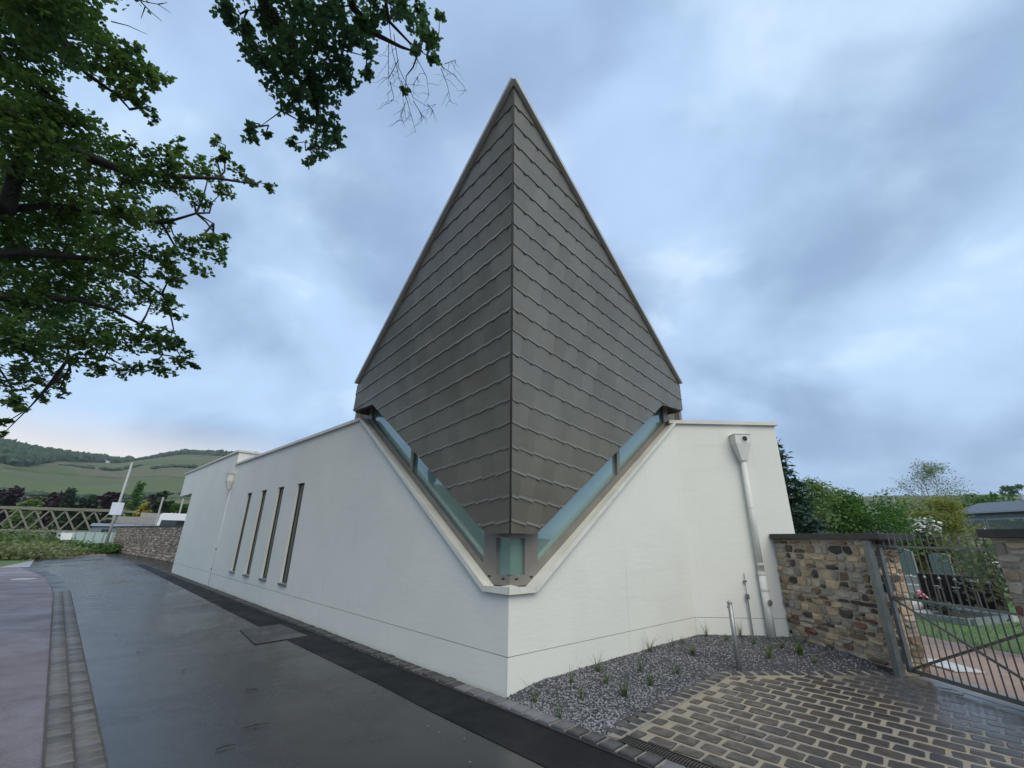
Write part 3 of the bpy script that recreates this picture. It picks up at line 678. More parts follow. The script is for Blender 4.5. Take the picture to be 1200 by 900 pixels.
while s < 13.4:                                  # pale mortar in the cross joints near the nose
    if s < 2.5 or rng.random() < .3: mj.prism([ST(s - .018, .265, .0), ST(s + .004, .265, .0), ST(s + .004, .09, .0), ST(s - .018, .09, .0)], (0, 0, .010))
    s += .172
mj.build('joint_mortar', MT['mortar'], edge)

B0 = np.array([*ST(-1.33, .02)[:2], 0]); B1 = np.array([2.832, 6.402, 0]); B2 = np.array([5.06, 6.56, 0])
drain0, drain1 = ST(-1.42, .055), ST(-3.6, .055)
apron_poly = [ST(-1.33, -.02)[:2], B1[:2], B2[:2], (5.22, 6.62), (5.42, 4.6), (5.5, 1.0), ST(-5.5, -1.2)[:2], ST(-5.0, .07)[:2]]
apron = sheet('apron', apron_poly, -.002, MT['sand'])
# drain channel
dr = thing('drain_channel', 'black slotted drain channel set across the paved entry beside the asphalt', 'drain', drain0)
mb = MB(); A0, A1 = np.array(ST(-1.40, .0)), np.array(ST(-3.9, .0)); n_ = 150
for t in (-.072, .072): mb.bar(A0 + nL * (t - .0) - UPZ * .002, A1 + nL * t - UPZ * .002, .014, .024)
mb.build('channel_rim', MT['black'], dr)
mb = MB(); mb.bar(A0 - UPZ * .016, A1 - UPZ * .016, .13, .004); mb.build('channel_floor', MT['black'], dr)
mb = MB(); L = np.linalg.norm(A1 - A0); k = 0
while k * .0245 < L: q = A0 - dL * (.012 + k * .0245); mb.bar(q + nL * .065, q - nL * .065, .011, .016); k += 1
mb.build('grate', mat('cast_iron_grate', (.035, .033, .034), (.05, .046, .045), .5, 20, metal=.4), dr)

# running bond of pavers parallel to the road
bk = []
for k in range(8):
    bm = bmesh.new(); r = random.Random(50 + k); L_, W_b, pts = .200 + r.uniform(-.010, .006), .160 + r.uniform(-.010, .006), []
    for (sx, sy) in ((1, 1), (-1, 1), (-1, -1), (1, -1)):
        cxx, cyy, rr = sx * (L_ / 2 - .022), sy * (W_b / 2 - .022), .022 + r.uniform(-.008, .005)
        for q in range(4):
            a = {(1, 1): 0, (-1, 1): 90, (-1, -1): 180, (1, -1): 270}[(sx, sy)] + q * 30
            pts.append((cxx + rr * math.cos(math.radians(a)) + r.uniform(-.004, .004), cyy + rr * math.sin(math.radians(a)) + r.uniform(-.004, .004)))
    n = len(pts); vs = [(x, y, -.03) for x, y in pts] + [(x, y, -.001) for x, y in pts] + [(x * .95, y * .88, .003) for x, y in pts]
    me = bpy.data.meshes.new('paver'); me.from_pydata(vs, [], [(i, (i + 1) % n, n + (i + 1) % n, n + i) for i in range(n)] + [(n + i, n + (i + 1) % n, 2 * n + (i + 1) % n, 2 * n + i) for i in range(n)] + [tuple(range(2 * n, 3 * n))])
    me.materials.append(MT['brick']); bk.append(me)
half = []
for me in bk[:3]:
    h = me.copy(); h.transform(Matrix.Diagonal((.52, 1, 1, 1))); half.append(h)
pit, row = .226, .198; spots = []
def edge_dist(p): # signed distance to the bed borders (positive = on the apron)
    d1 = np.array(B1 - B0)[:2]; d1 /= np.linalg.norm(d1); n1 = np.array((d1[1], -d1[0])); d2 = np.array(B2 - B1)[:2]; d2 /= np.linalg.norm(d2); n2 = np.array((d2[1], -d2[0]))
    return min(np.dot(np.array(p) - B0[:2], n1), np.dot(np.array(p) - B1[:2], n2))
for j in range(0, 60):
    for i in range(-45, 20):
        s = -1.0 + i * pit + (pit / 2 if j % 2 else 0) + rng.uniform(-.008, .008); t = -.185 - j * row + rng.uniform(-.004, .004)
        p = ST(s, t)
        if p[0] < -1 or p[1] < 1.5 or not inside(p[:2], apron_poly) or p[0] > 5.33: continue
        e = edge_dist(p[:2])
        if e < .10: continue
        x, y = pix(p)
        if x < 600 or x > 1290 or y > 985: continue
        spots.append((1 / ((p[0]**2 + p[1]**2 + EYE**2) ** 1.5) if (x < 1200 and y < 900) else 0, p, half[rng.randrange(3)] if e < .17 else bk[rng.randrange(8)]))
spots.sort(key=lambda t: -t[0]); restp = MB()
print('pavers', len(spots), 'tiles', len(PIECES))
for k, (w_, p, me) in enumerate(spots):
    rz = ANG_L + rng.uniform(-.05, .05); zz = rng.uniform(-.003, .003)
    if k < 300:
        o = bpy.data.objects.new('paver', me); col.objects.link(o); o.parent = apron; o.location = (p[0], p[1], zz); o.rotation_euler = (rng.uniform(-.015, .015), rng.uniform(-.02, .02), rz)
    else:
        Rm = Matrix.Translation((p[0], p[1], zz)) @ Matrix.Rotation(rz, 4, 'Z'); restp.add([Rm @ v.co for v in me.vertices], [tuple(f.vertices) for f in me.polygons])
restp.build('pavers', MT['brick'], apron, 'stuff', recalc=False)

# gravel bed with a border of blocks
bed_poly = [tuple(ST(-.02, .09)[:2]), tuple(C[:2]), tuple(F2[:2]), (4.95, 8.33), (5.16, 6.62), tuple(B2[:2]), tuple(B1[:2]), tuple(B0[:2]), tuple(ST(-1.33, .09)[:2])]
def bed_z(x, y):
    tt = np.dot(np.array([x, y, 0]) - C, nL); d = max(0.0, min(-edge_dist((x, y)), .09 - tt)); w = np.dot(np.array([x, y, 0]) - C, dR)
    return -.012 + (.066 * min(1, d / .7) + .035 * min(1, max(0, w) / 3.5)) * min(1, d / .25 + .0) + .008 * math.sin(x * 5.1 + y * 3.3) * math.sin(y * 4.7 - x * 2)
mb = MB(); gv = {}; st_ = .08; bb = (-.3, 5.6, 4.0, 8.5); nx = int((bb[1] - bb[0]) / st_); ny = int((bb[3] - bb[2]) / st_)
bm = bmesh.new(); vs = [bm.verts.new((x, y, 0)) for x, y in bed_poly]; bm.faces.new(vs); bmesh.ops.triangulate(bm, faces=bm.faces[:]); bmesh.ops.subdivide_edges(bm, edges=bm.edges[:], cuts=14, use_grid_fill=True)
for v in bm.verts: v.co.z = bed_z(v.co.x, v.co.y)
me = bpy.data.meshes.new('gravel_bed'); bm.to_mesh(me); bm.free(); bed = link('gravel_bed', me, MT['gravelbase'], None, 'structure')
stones = MB(); octa = [(1,0,0),(-1,0,0),(0,1,0),(0,-1,0),(0,0,1),(0,0,-1)]; of = [(0,2,4),(2,1,4),(1,3,4),(3,0,4),(2,0,5),(1,2,5),(3,1,5),(0,3,5)]
pts = []
while len(pts) < 9500:
    x, y = rng.uniform(0, 5.2), rng.uniform(4.4, 8.4)
    if inside((x, y), bed_poly) and edge_dist((x, y)) < -.02 and rng.random() < min(1, 9 / (x*x + y*y - 10)): pts.append((x, y))
V_ = []; F_ = []
for i, (x, y) in enumerate(pts):
    r = rng.uniform(.006, .016); a = rng.uniform(0, 6.28); ca, sa = math.cos(a), math.sin(a); k = len(V_); sx, sy, sz = r * rng.uniform(.8, 1.4), r * rng.uniform(.6, 1.1), r * rng.uniform(.5, .9); zz = bed_z(x, y) + sz * .4
    for (a_, b_, c_) in octa:
        ax, ay, az = a_ * sx + rng.uniform(-.3, .3) * r, b_ * sy + rng.uniform(-.3, .3) * r, c_ * sz; V_.append((x + ax * ca - ay * sa, y + ax * sa + ay * ca, zz + az))
    F_ += [tuple(q + k for q in f) for f in of]
stones.v = V_; stones.f = F_; stones.mi = [0] * len(F_); g = stones.build('gravel', MT['gravel'], None, 'stuff', recalc=False); g['label'] = 'loose dark grey chippings filling the planting bed by the wall'; g['category'] = 'gravel'
border = MB(); border.prism([B0 + (-.06, .0, -.02), B1 + (-.06, .08, -.02), B2 + (0, .1, -.02), B2 + (0, -.04, -.02), B1 + (.03, -.03, -.02), B0 + (.06, -.05, -.02)], (0, 0, .027)); bd = border.build('bed_border', MT['mortar'], None, 'structure')
bb_ = [block_mesh('border_block', .128, .20, .06, .006, 70 + k, .008) for k in range(5)]
for me in bb_: me.materials.append(MT['cobble'])
for a, b in ((B0, B1), (B1, B2)):
    d = b - a; L = np.linalg.norm(d); d /= L; nn = np.array([-d[1], d[0], 0]); m = int(L / .168)
    for i in range(m):
        q = a + d * (.10 + i * L / m) + nn * .045; o = bpy.data.objects.new('border_block', bb_[rng.randrange(5)]); col.objects.link(o); o.parent = bd; o.location = (q[0], q[1], -.0185 + rng.uniform(-.003, .003)); o.rotation_euler = (rng.uniform(-.03, .03), rng.uniform(-.03, .03), math.atan2(d[1], d[0]) + rng.uniform(-.06, .06))

# grass tufts
def tuft(px, py, n, h, spread, label, green=0):
    p = at_z(px, py, .07); p[2] = bed_z(p[0], p[1]) - .01; mb = MB()
    for _ in range(n):
        a = rng.uniform(0, 6.283); lean = rng.uniform(.1, 1) * spread; hh = 1.35 * h * rng.uniform(.45, 1.15); w = rng.uniform(.0022, .005); b0 = p + np.array([math.cos(a), math.sin(a), 0]) * rng.uniform(0, .03)
        dirv = np.array([math.cos(a), math.sin(a), 0]); sd_ = np.array([-dirv[1], dirv[0], 0]); vs = []
        for k in range(4):
            t = k / 3; c_ = b0 + dirv * lean * hh * t * t + UPZ * hh * (t - .25 * lean * t * t); ww = w * (1 - t * .9); vs += [c_ - sd_ * ww, c_ + sd_ * ww]
        mb.add(vs, [(0, 1, 3, 2), (2, 3, 5, 4), (4, 5, 7, 6)])
    o = mb.build('grass_tuft', MT['tuft'] if not green else MT['grass'], None, recalc=False); tag(o, label, 'grass tuft', 'grass tufts planted in the gravel bed')
    return o
TUFT = [(627, 814, 22, .20, 1.0), (655, 832, 30, .17, .7), (670, 800, 24, .18, .8), (701, 788, 24, .19, .9), (681, 815, 18, .14, .7), (711, 802, 30, .15, .9), (732, 812, 40, .20, 1.1), (750, 787, 36, .15, .8), (763, 800, 34, .16, .9), (762, 765, 26, .20, 1.0), (795, 788, 30, .15, .9), (788, 760, 20, .13, 1), (812, 768, 40, .17, 1.1), (828, 748, 20, .22, .7), (868, 748, 20, .20, .7)]
TL = {627: 'wispy grass tuft in the gravel against the white wall by the nose', 655: 'upright green grass tuft in the gravel close to the edging blocks', 828: 'tall thin grass tuft in the gravel at the inner corner of the white walls', 868: 'tall thin grass tuft against the wall behind the steel bollard', 812: 'leafy spreading grass tuft before the inner corner of the white walls', 732: 'fullest spreading grass tuft in the middle of the gravel bed', 762: 'spiky grass tuft at the wall foot midway along the slanting white wall'}
for t in TUFT: tuft(*t, TL.get(t[0], 'thin wispy green grass tuft growing in the grey gravel bed'))
for (px, py, n, h, sp_, lb) in ((852, 752, 34, .09, 1.2, 'low flat weed at the wall foot left of the downpipe'), (884, 756, 40, .10, 1.2, 'low spreading weed right in front of the downpipe'), (917, 762, 44, .11, 1.2, 'low weed where the gravel meets the rubble wall base'), (800, 756, 30, .10, 1.2, 'low green weed by the slanting wall near the inner corner'), (955, 775, 30, .10, 1.1, 'small weed squeezed between rubble wall and border blocks'), (902, 772, 50, .20, .8, 'dense green weed clump with a yellow tip behind the steel bollard'), (938, 768, 90, .19, 1.2, 'broad dark green weed clump at the foot of the rubble wall')): tuft(px, py, n, h, sp_, lb, 1)

# bollard
bp0 = at_z(867, 787); bp1 = at_plane(855, 707, bp0, np.array([0, -1.0, 0]))
bo = thing('bollard', 'slim galvanised steel bollard standing on the edge of the paved entry', 'bollard', tuple(bp0))
mb = MB(); mb.tube([bp0 - UPZ * .03, bp1], .030, 16); mb.build('post', MT['galv'], bo, smooth=True)
mb = MB(); mb.tube([bp1, bp1 + UPZ * .012, bp1 + UPZ * .03], [.034, .034, .018], 16); mb.build('cap', MT['galv'], bo)
mb = MB(); mb.tube([bp0 - UPZ * .002, bp0 + UPZ * .008], .05, 16); mb.build('foot', MT['mortar'], bo)
mb = MB(); mb.tube([bp1 - UPZ * .045 + (-.028, -.01, 0), bp1 - UPZ * .045 + (-.045, -.015, 0)], .011, 8); mb.build('eyelet', MT['gate'], bo)

# ================================================================== rubble walls and gate
def rubble(P0, ex, Lx, Lz, nrm, parent, zfun=None, sz=(.09, .27), hz_=(.055, .15), depth=(.006, .036), name='stone', one=None):
    """irregular courses of stones on a face starting at P0, along ex, outward nrm"""
    z = .0; cnt = 0
    while z < Lz - .02:
        h = min(rng.uniform(*hz_), Lz - z); x = -rng.uniform(0, .1)
        while x < Lx:
            w = rng.uniform(*sz) * (1.25 if h < .085 else 1); a, b = max(0, x), min(Lx, x + w)
            if b - a > .035:
                g = .007; splits = [(z, z + h)]
                if h > .115 and rng.random() < .35: k = z + h * rng.uniform(.4, .6); splits = [(z, k), (k, z + h)]
                for (za, zb) in splits:
                    m = 7 if (b - a) > .08 else 6; cxm, czm = (a + b) / 2, (za + zb) / 2; hx, hzz = (b - a) / 2 - g, (zb - za) / 2 - g; base = []; front = []; dpt = rng.uniform(*depth); top = []
                    ang0 = rng.uniform(0, .5); n_ = 8
                    for bx, bz in ((1, 1), (0, 1), (-1, 1), (-1, 0), (-1, -1), (0, -1), (1, -1), (1, 0)):
                        cn_ = bx and bz
                        rx = (bx * hx * (rng.uniform(.62, 1.05) if cn_ else rng.uniform(.88, 1.08))) if bx else rng.uniform(-.45, .45) * hx
                        rz = (bz * hzz * (rng.uniform(.60, 1.05) if cn_ else rng.uniform(.86, 1.08))) if bz else rng.uniform(-.35, .35) * hzz
                        base.append((rx, rz))
                    vs = [P0 + ex * (cxm + rx) + UPZ * (czm + rz) - nrm * .01 for rx, rz in base] + [P0 + ex * (cxm + rx * .96) + UPZ * (czm + rz * .95) + nrm * dpt * rng.uniform(.55, .9) for rx, rz in base] + [P0 + ex * (cxm + rx * .82) + UPZ * (czm + rz * .80) + nrm * dpt * rng.uniform(.75, 1.35) for rx, rz in base]
                    fs = [(i, (i + 1) % n_, n_ + (i + 1) % n_, n_ + i) for i in range(n_)] + [(n_ + i, n_ + (i + 1) % n_, 2 * n_ + (i + 1) % n_, 2 * n_ + i) for i in range(n_)] + [tuple(range(2 * n_, 3 * n_))]
                    if one is not None: one.add(vs, fs, rng.choice((0, 0, 1)))
                    else:
                        mb = MB(); mb.add(vs, fs); mb.build(name, rng.choices(STONE, (24, 26, 22, 12, 12, 5))[0], parent)
                    cnt += 1
            x += w
        z += h
    return cnt
PW0 = np.array([4.86, 8.325, 0]); PW1 = np.array([5.15, 6.50, 0]); pe = PW1 - PW0; PL_ = np.linalg.norm(pe); pe /= PL_; pn = np.array([-abs(pe[1]), -abs(pe[0]), 0]); pn = np.array([pe[1], -pe[0], 0]); pn = pn if pn[0] < 0 else -pn
PT, PH = .46, 1.665
pier = thing('stone_wall', 'rubble stone wall with a black slate cap between the chapel and the gate post', 'wall', tuple((PW0 + PW1) / 2))
mb = MB(); mb.prism([PW0 - UPZ * .05, PW1 - UPZ * .05, PW1 - pn * PT - UPZ * .05, PW0 - pn * PT - UPZ * .05], UPZ * (PH + .05)); mb.build('mortar_core', MT['stonemortar'], pier)
nst = rubble(PW0, pe, PL_, PH, pn, pier); nst += rubble(PW1, -pn, PT, PH, pe, pier)
mb = MB(); q0 = PW0 - pe * .0 + pn * .07; q1 = PW1 + pe * .24 + pn * .07; mb.prism([q0 + UPZ * PH, q1 + UPZ * PH, q1 - pn * (PT + .14) + UPZ * PH, q0 - pn * (PT + .14) + UPZ * PH], UPZ * .085); mb.build('cap', MT['capstone'], pier, bevel=.006)
GP = np.array([5.225, 6.42, 0]); gd = np.array([.095, -.9955, 0]); gd /= np.linalg.norm(gd); gn = np.array([gd[1], -gd[0], 0])
GATE_L = 1.78
R0 = GP + gd * 1.46 + np.array([-.17, -.016, 0])
pier2 = thing('stone_pier', 'rubble stone gate pier with black slate cap at the far side of the gate', 'wall', tuple(R0))
mb = MB(); mb.prism([R0 - gn * .12 - UPZ * .05, R0 + gd * 1.6 - gn * .12 - UPZ * .05, R0 + gd * 1.6 + gn * -.5 - gn * .12 - UPZ * .05, R0 - gn * .62 - UPZ * .05] if gn[0] < 0 else [R0, R0 + gd, R0 + gn, R0], UPZ * 1.74); mb.build('mortar_core', MT['stonemortar'], pier2)
gout = gn if gn[0] < 0 else -gn
nst += rubble(R0 - gout * .12, gd, 1.0, 1.68, gout, pier2)
mb = MB(); q0 = R0 - gd * .08 - gout * .05; q1 = R0 + gd * 1.68 - gout * .05; mb.prism([q0 + UPZ * 1.692, q1 + UPZ * 1.692, q1 - gout * .64 + UPZ * 1.692, q0 - gout * .64 + UPZ * 1.692], UPZ * .09); mb.build('cap', MT['capstone'], pier2, bevel=.006)
print('stones', nst)

gate = thing('gate', 'grey-green steel bar gate with crossed braces hung beside the rubble wall', 'gate', tuple(GP))
mb = MB(); mb.bar(PW1 + pn * .07 + pe * .05 - UPZ * .03, PW1 + pn * .07 + pe * .05 + UPZ * 1.645, .085, .085, pe); mb.build('hinge_post', MT['gate'], gate, bevel=.004)
mb = MB(); mb.bar(GP + UPZ * .05, GP + UPZ * 1.60, .05, .05, gd); mb.build('stile', MT['gate'], gate)
mb = MB(); mb.bar(GP + gd * GATE_L + UPZ * .05, GP + gd * GATE_L + UPZ * 1.60, .03, .03, gd); mb.build('stile', MT['gate'], gate)
for z, w, h in ((1.575, .016, .024), (.935, .018, .028), (.08, .025, .045)):
    mb = MB(); mb.bar(GP + gd * .026 + UPZ * z, GP + gd * (GATE_L - .026) + UPZ * z, w, h); mb.build('rail', MT['gate'] if z != .08 else MT['gaterail'], gate)
for za, zb, o_ in ((.92, .10, .022), (.10, .92, -.022)):
    mb = MB(); mb.bar(GP + gd * .03 + UPZ * za + gout * o_, GP + gd * (GATE_L - .03) + UPZ * zb + gout * o_, .012, .028); mb.build('brace', MT['gaterail'], gate)
nb = 20
for i in range(1, nb):
    q = GP + gd * (GATE_L * i / nb); mb = MB(); mb.tube([q + UPZ * .09, q + UPZ * 1.66, q + UPZ * 1.74], [.0075, .0075, .002], 8); b_ = mb.build('bar', MT['gaterail'], gate)
    if i % 2 == 0: mb = MB(); z = 1.22; mb.tube([q + UPZ * (z - .02), q + UPZ * z, q + UPZ * (z + .02)], [.008, .019, .008], 8); mb.build('collar', MT['galv'], b_)
for z in (1.38, .22):
    mb = MB(); mb.tube([GP - gd * .045 + UPZ * (z - .05) + gout * .02, GP - gd * .045 + UPZ * (z + .05) + gout * .02], .022, 12); mb.bar(GP - gd * .07 + UPZ * z + gout * .02, GP + UPZ * z + gout * .02, .03, .04); mb.build('hinge', MT['gate'], gate)

# ================================================================== cemetery beyond the gate
sheet('gravel_path', [(5.44, 8.4), (5.44, 1.0), (8.3, 1.0), (8.18, 7.7), (7.80, 9.2), (7.4, 12.0), (6.5, 20.0), (5.7, 20.0)], -.006, MT['pathgravel'])
sheet('concrete_threshold', [(5.24, 6.45), (5.44, 4.5), (5.85, 4.5), (5.75, 6.45)], .001, MT['concrete'])
sheet('lawn', [(7.80, 9.2), (8.18, 7.7), (8.3, 1.0), (44, 1), (44, 40), (7, 40), (6.5, 20), (7.4, 12.0)], -.004, MT['lawn'])
slab = MB(); slab.prism([(5.98, 7.35, 0), (6.05, 6.70, 0), (6.42, 6.66, 0), (6.42, 7.30, 0)], (0, 0, .02)); tag(slab.build('stone_slab', mat('pale_slab', (.55, .56, .55), (.46, .47, .46), .6, 6), None, bevel=.004), 'pale stone slab lying flat on the gravel path behind the gate', 'slab')
MT['blackstone'] = mat('polished_black_granite', (.008, .007, .009), (.011, .010, .012), .25, 30, spec=.25)
MT['greystone'] = mat('grey_green_granite', (.20, .25, .24), (.14, .18, .175), .35, 14)
MT['palestone'] = mat('pale_granite', (.42, .43, .42), (.34, .35, .34), .5, 14)
MT['soil'] = mat('dark_soil', (.03, .024, .018), (.045, .036, .026), .95, 12, bmp=.6)
MT['pink'] = mat('pink_petal', (.72, .30, .32), (.60, .18, .22), .6, 20)
MT['whitepetal'] = mat('white_petal', (.80, .80, .78), (.70, .71, .69), .6, 20)
def headstone(P, ex, w, h, th, m, label, z0=0.0, top='flat', plinth=True):
    P = np.array(P, float); ex = np.array(ex, float); ex /= np.linalg.norm(ex); ey = np.array([-ex[1], ex[0], 0])
    g = thing('headstone', label, 'headstone', tuple(P), 'headstones in the cemetery'); mb = MB()
    prof = [(-w / 2, z0), (w / 2, z0), (w / 2, h)] + ([(w * .25, h + .08), (-w * .25, h + .10)] if top == 'wave' else [(w * .18, h * 1.12), (-w * .18, h * 1.12)] if top == 'arch' else []) + [(-w / 2, h)]
    mb.prism([P + ex * x + UPZ * z - ey * th / 2 for x, z in prof], ey * th); mb.build('stone', m, g, bevel=.008)
    if plinth: mb = MB(); mb.obox(P + UPZ * (z0 / 2 - .02), ex * (w + .2), ey * (th + .18), UPZ * (z0 + .04)); mb.build('base', MT['palestone'], g, bevel=.006)
    return g
b1 = np.array([11.05, 12.45, 0]); b2 = np.array([11.60, 11.05, 0]); b1[2] = b2[2] = 0
headstone((b1 + b2) / 2, b2 - b1, 1.55, .90, .16, MT['blackstone'], 'large black polished granite headstone with a row of white bowls behind the gate', .16)
gx_ = (b2 - b1) / np.linalg.norm(b2 - b1); gy_ = np.array([gx_[1], -gx_[0], 0]); gy_ = gy_ if gy_[0] < 0 else -gy_
gc = (b1 + b2) / 2 + gy_ * 1.02
grv = thing('grave', 'grave plot edged in grey granite with dark planting before the black headstone', 'grave', tuple(gc))
for a, b, w in (((-.85, -.85), (.85, -.85), .12), ((-.85, .85), (.85, .85), .12), ((-.85, -.79), (-.85, .79), .12), ((.85, -.79), (.85, .79), .12)):
    mb = MB(); mb.bar(gc + gx_ * a[0] + gy_ * a[1] + UPZ * .06, gc + gx_ * b[0] + gy_ * b[1] + UPZ * .06, w, .14); mb.build('kerbstone', MT['greystone'], grv)
mb = MB(); mb.obox(gc + UPZ * .03, gx_ * 1.6, gy_ * 1.6, UPZ * .06); mb.build('soil', MT['soil'], grv)
mb = MB(); mb.obox(gc - gx_ * .45 + gy_ * .35 + UPZ * .10, gx_ * .75, gy_ * .7, UPZ * .05); mb.build('cover_slab', MT['palestone'], grv, bevel=.005)
def scatter_shrub(name, label, cat, P, rad, n, size, m, group=None, shape=LEAF_OVAL, stem=True, flowers=None):
    g = thing(name, label, cat, (P[0], P[1], 0), group); P = np.array(P, float)
    leaf_mesh('foliage', clumps(P, rad, n, None, .28), nr.uniform(.7, 1.2, n) * size, shape, m, g, .3)
    if stem:
        mb = MB()
        for k in range(4): q = P + np.array([rng.uniform(-.4, .4) * np.ravel(rad)[0], rng.uniform(-.4, .4) * np.ravel(rad)[0], .3 * np.ravel(rad)[-1]]); mb.tube([(P[0] + rng.uniform(-.05, .05), P[1] + rng.uniform(-.05, .05), -.02), (P + q) / 2 - UPZ * .1, q], [.03, .02, .008], 6)
        mb.build('stems', MT['bark'], g)
    if flowers: fm, fn, fs = flowers; leaf_mesh('flowers', clumps(P, np.array(rad) * 1.02, fn, fn, .05), np.full(fn, fs), LEAF_OVAL, fm, g, .8, 'stuff')
    return g
MT['darkleaf'] = leaf_mat('dark_evergreen_leaf', (.018, .045, .015), (.035, .075, .022), .2)
MT['hedge'] = leaf_mat('ivy_leaf', (.08, .13, .04), (.16, .20, .08), .35)
MT['rose'] = leaf_mat('rose_bush_leaf', (.07, .11, .04), (.14, .18, .07), .35)
scatter_shrub('grave_plant', 'low dark green evergreen plant on the grave by the black headstone', 'plant', gc + gx_ * .1 + UPZ * .24, (.28, .28, .14), 260, .065, MT['darkleaf'])
scatter_shrub('flower_pot_plant', 'small pot of pink flowers beside the pale boulder on the grave', 'plant', gc - gx_ * .42 - gy_ * .15 + UPZ * .42, (.12, .12, .08), 50, .07, MT['darkleaf'], flowers=(MT['pink'], 60, .08))
pot = MB(); q = gc - gx_ * .42 - gy_ * .15; pot.tube([q + UPZ * .12, q + UPZ * .34], [.10, .15], 14); tag(pot.build('flower_pot', MT['blackstone'], None), 'black flower pot holding pink flowers on the grave', 'flower pot')
bm = bmesh.new(); bmesh.ops.create_icosphere(bm, subdivisions=3, radius=1)
for v in bm.verts: v.co = Vector((v.co.x * .24, v.co.y * .17, v.co.z * .12)) * (1 + .12 * math.sin(v.co.x * 5 + v.co.y * 7)); v.co += Vector(tuple(gc - gx_ * .40 + gy_ * .35 + UPZ * .23))
me = bpy.data.meshes.new('boulder'); bm.to_mesh(me); bm.free(); me.polygons.foreach_set('use_smooth', [True] * len(me.polygons)); tag(link('boulder', me, MT['palestone']), 'rounded pale grey boulder on the grave before the black headstone', 'boulder')
for k in range(3):
    q = (b1 + b2) / 2 + gx_ * (-.3 + .38 * k) + gy_ * .30; mb = MB(); mb.tube([q + UPZ * .16, q + UPZ * .60], .018, 8); g = thing('grave_lamp', 'thin stem with a shallow white dish in front of the black headstone', 'lamp', tuple(q), 'white dishes by the black headstone'); mb.build('stem', MT['gaterail'], g); mb = MB(); mb.tube([q + UPZ * .60, q + UPZ * .64], [.03, .085], 14); mb.build('dish', MT['palestone'], g)
ang = b2 - b1
headstone((20.0, 23.4, 0), ang, 1.15, 1.30, .2, MT['greystone'], 'teal-grey granite headstone with an arched top by the rear wall', .12, 'arch')
headstone((22.2, 23.6, 0), ang, .8, 1.15, .2, MT['greystone'], 'teal-grey granite headstone with a wavy top by the rear wall', .12, 'wave')
headstone((24.2, 24.0, 0), ang, 1.0, 1.5, .2, mat('brown_granite', (.16, .12, .10), (.12, .09, .08), .3, 14), 'brown granite headstone beside the ivy wall', .12, 'flat')
headstone((16.6, 18.6, 0), ang, 1.3, .42, .5, MT['palestone'], 'low pale stone grave marker on the lawn', .1, 'flat')
headstone((14.6, 16.4, 0), ang, 1.2, .28, .6, MT['palestone'], 'flat pale stone grave cover on the lawn', .08, 'flat')
headstone((26.5, 24.3, 0), ang, 1.6, .9, .2, MT['palestone'], 'wide cream headstone half hidden by the rose bush', .1, 'flat')
# rear wall with ivy
rw = thing('cemetery_wall', 'pale rendered rear wall of the cemetery with a light coping', 'wall', (25, 29, 0))
Wd0, Wd1 = np.array([15.5, 31.5, 0]), np.array([42, 22.5, 0]); mb = MB(); mb.bar(Wd0 + UPZ * 1.0, Wd1 + UPZ * 1.0, .3, 2.02); mb.build('wall_body', mat('old_render', (.40, .37, .30), (.30, .28, .22), .9, 1.5), rw); mb = MB(); mb.bar(Wd0 + UPZ * 2.06, Wd1 + UPZ * 2.06, .42, .12); mb.build('coping', MT['mortar'], rw)
we = (Wd1 - Wd0) / np.linalg.norm(Wd1 - Wd0); wn_ = np.array([we[1], -we[0], 0]); wn_ = wn_ if wn_[1] < 0 else -wn_
n = 9000; pts = np.array([Wd0 + we * x + wn_ * (.22 + abs(nr.normal()) * .16) + UPZ * z for x, z in zip(nr.uniform(0, 28, n), nr.beta(2.2, 1.7, n) * 1.95) ]); keep = [i for i in range(n) if math.sin(pts[i][0] * 1.3) + math.sin(pts[i][0] * .53 + 2) + pts[i][2] * .4 > -.45]
iv = thing('ivy', 'green ivy climbing over the rear cemetery wall', 'ivy', (24, 28, 0)); leaf_mesh('foliage', pts[keep], nr.uniform(.12, .24, len(keep)), LEAF_OVAL, MT['hedge'], iv, .0)
scatter_shrub('rose_bush', 'loose rose bush with white and yellow blooms behind the gate', 'bush', at_D(1192, 668, 11.0), (.62, .62, .62), 900, .085, MT['rose'], flowers=(MT['whitepetal'], 60, .10))
scatter_shrub('leafy_bush', 'grey-green bush against the rear wall behind the rose bush', 'bush', at_D(1150, 655, 22), (1.2, 1.2, .8), 900, .15, MT['hedge'])
scatter_shrub('box_shrub', 'small dark shrub growing between the teal headstones', 'bush', at_D(1036 + 4, 652, 26), (.6, .6, 1.0), 500, .14, MT['darkleaf'])
gr = MB()
for _ in range(9000):
    x, y = rng.uniform(7.6, 16), rng.uniform(6, 18)
    if x < 7.85 + max(0, (7.7 - y)) * .02 + .03 and y < 9.2: continue
    a = rng.uniform(0, 6.28); h = rng.uniform(.03, .075); gr.add([(x - .006, y, 0), (x + .006, y, 0), (x + math.cos(a) * .03, y + math.sin(a) * .03, h)], [(0, 1, 2)])
o = gr.build('grass', MT['grass'], None, 'stuff', recalc=False); o['label'] = 'short mown grass of the cemetery lawn'; o['category'] = 'grass'

# ================================================================== trees
def limb(mb, pts, r0_, r1_, n=8):
    m = len(pts); mb.tube(pts, [r0_ + (r1_ - r0_) * i / (m - 1) for i in range(m)], n)
def wob(a, b, m, amp):
    a, b = np.array(a, float), np.array(b, float); out = [a]
    for i in range(1, m): out.append(a + (b - a) * i / m + nr.normal(size=3) * amp)
    return out + [b]
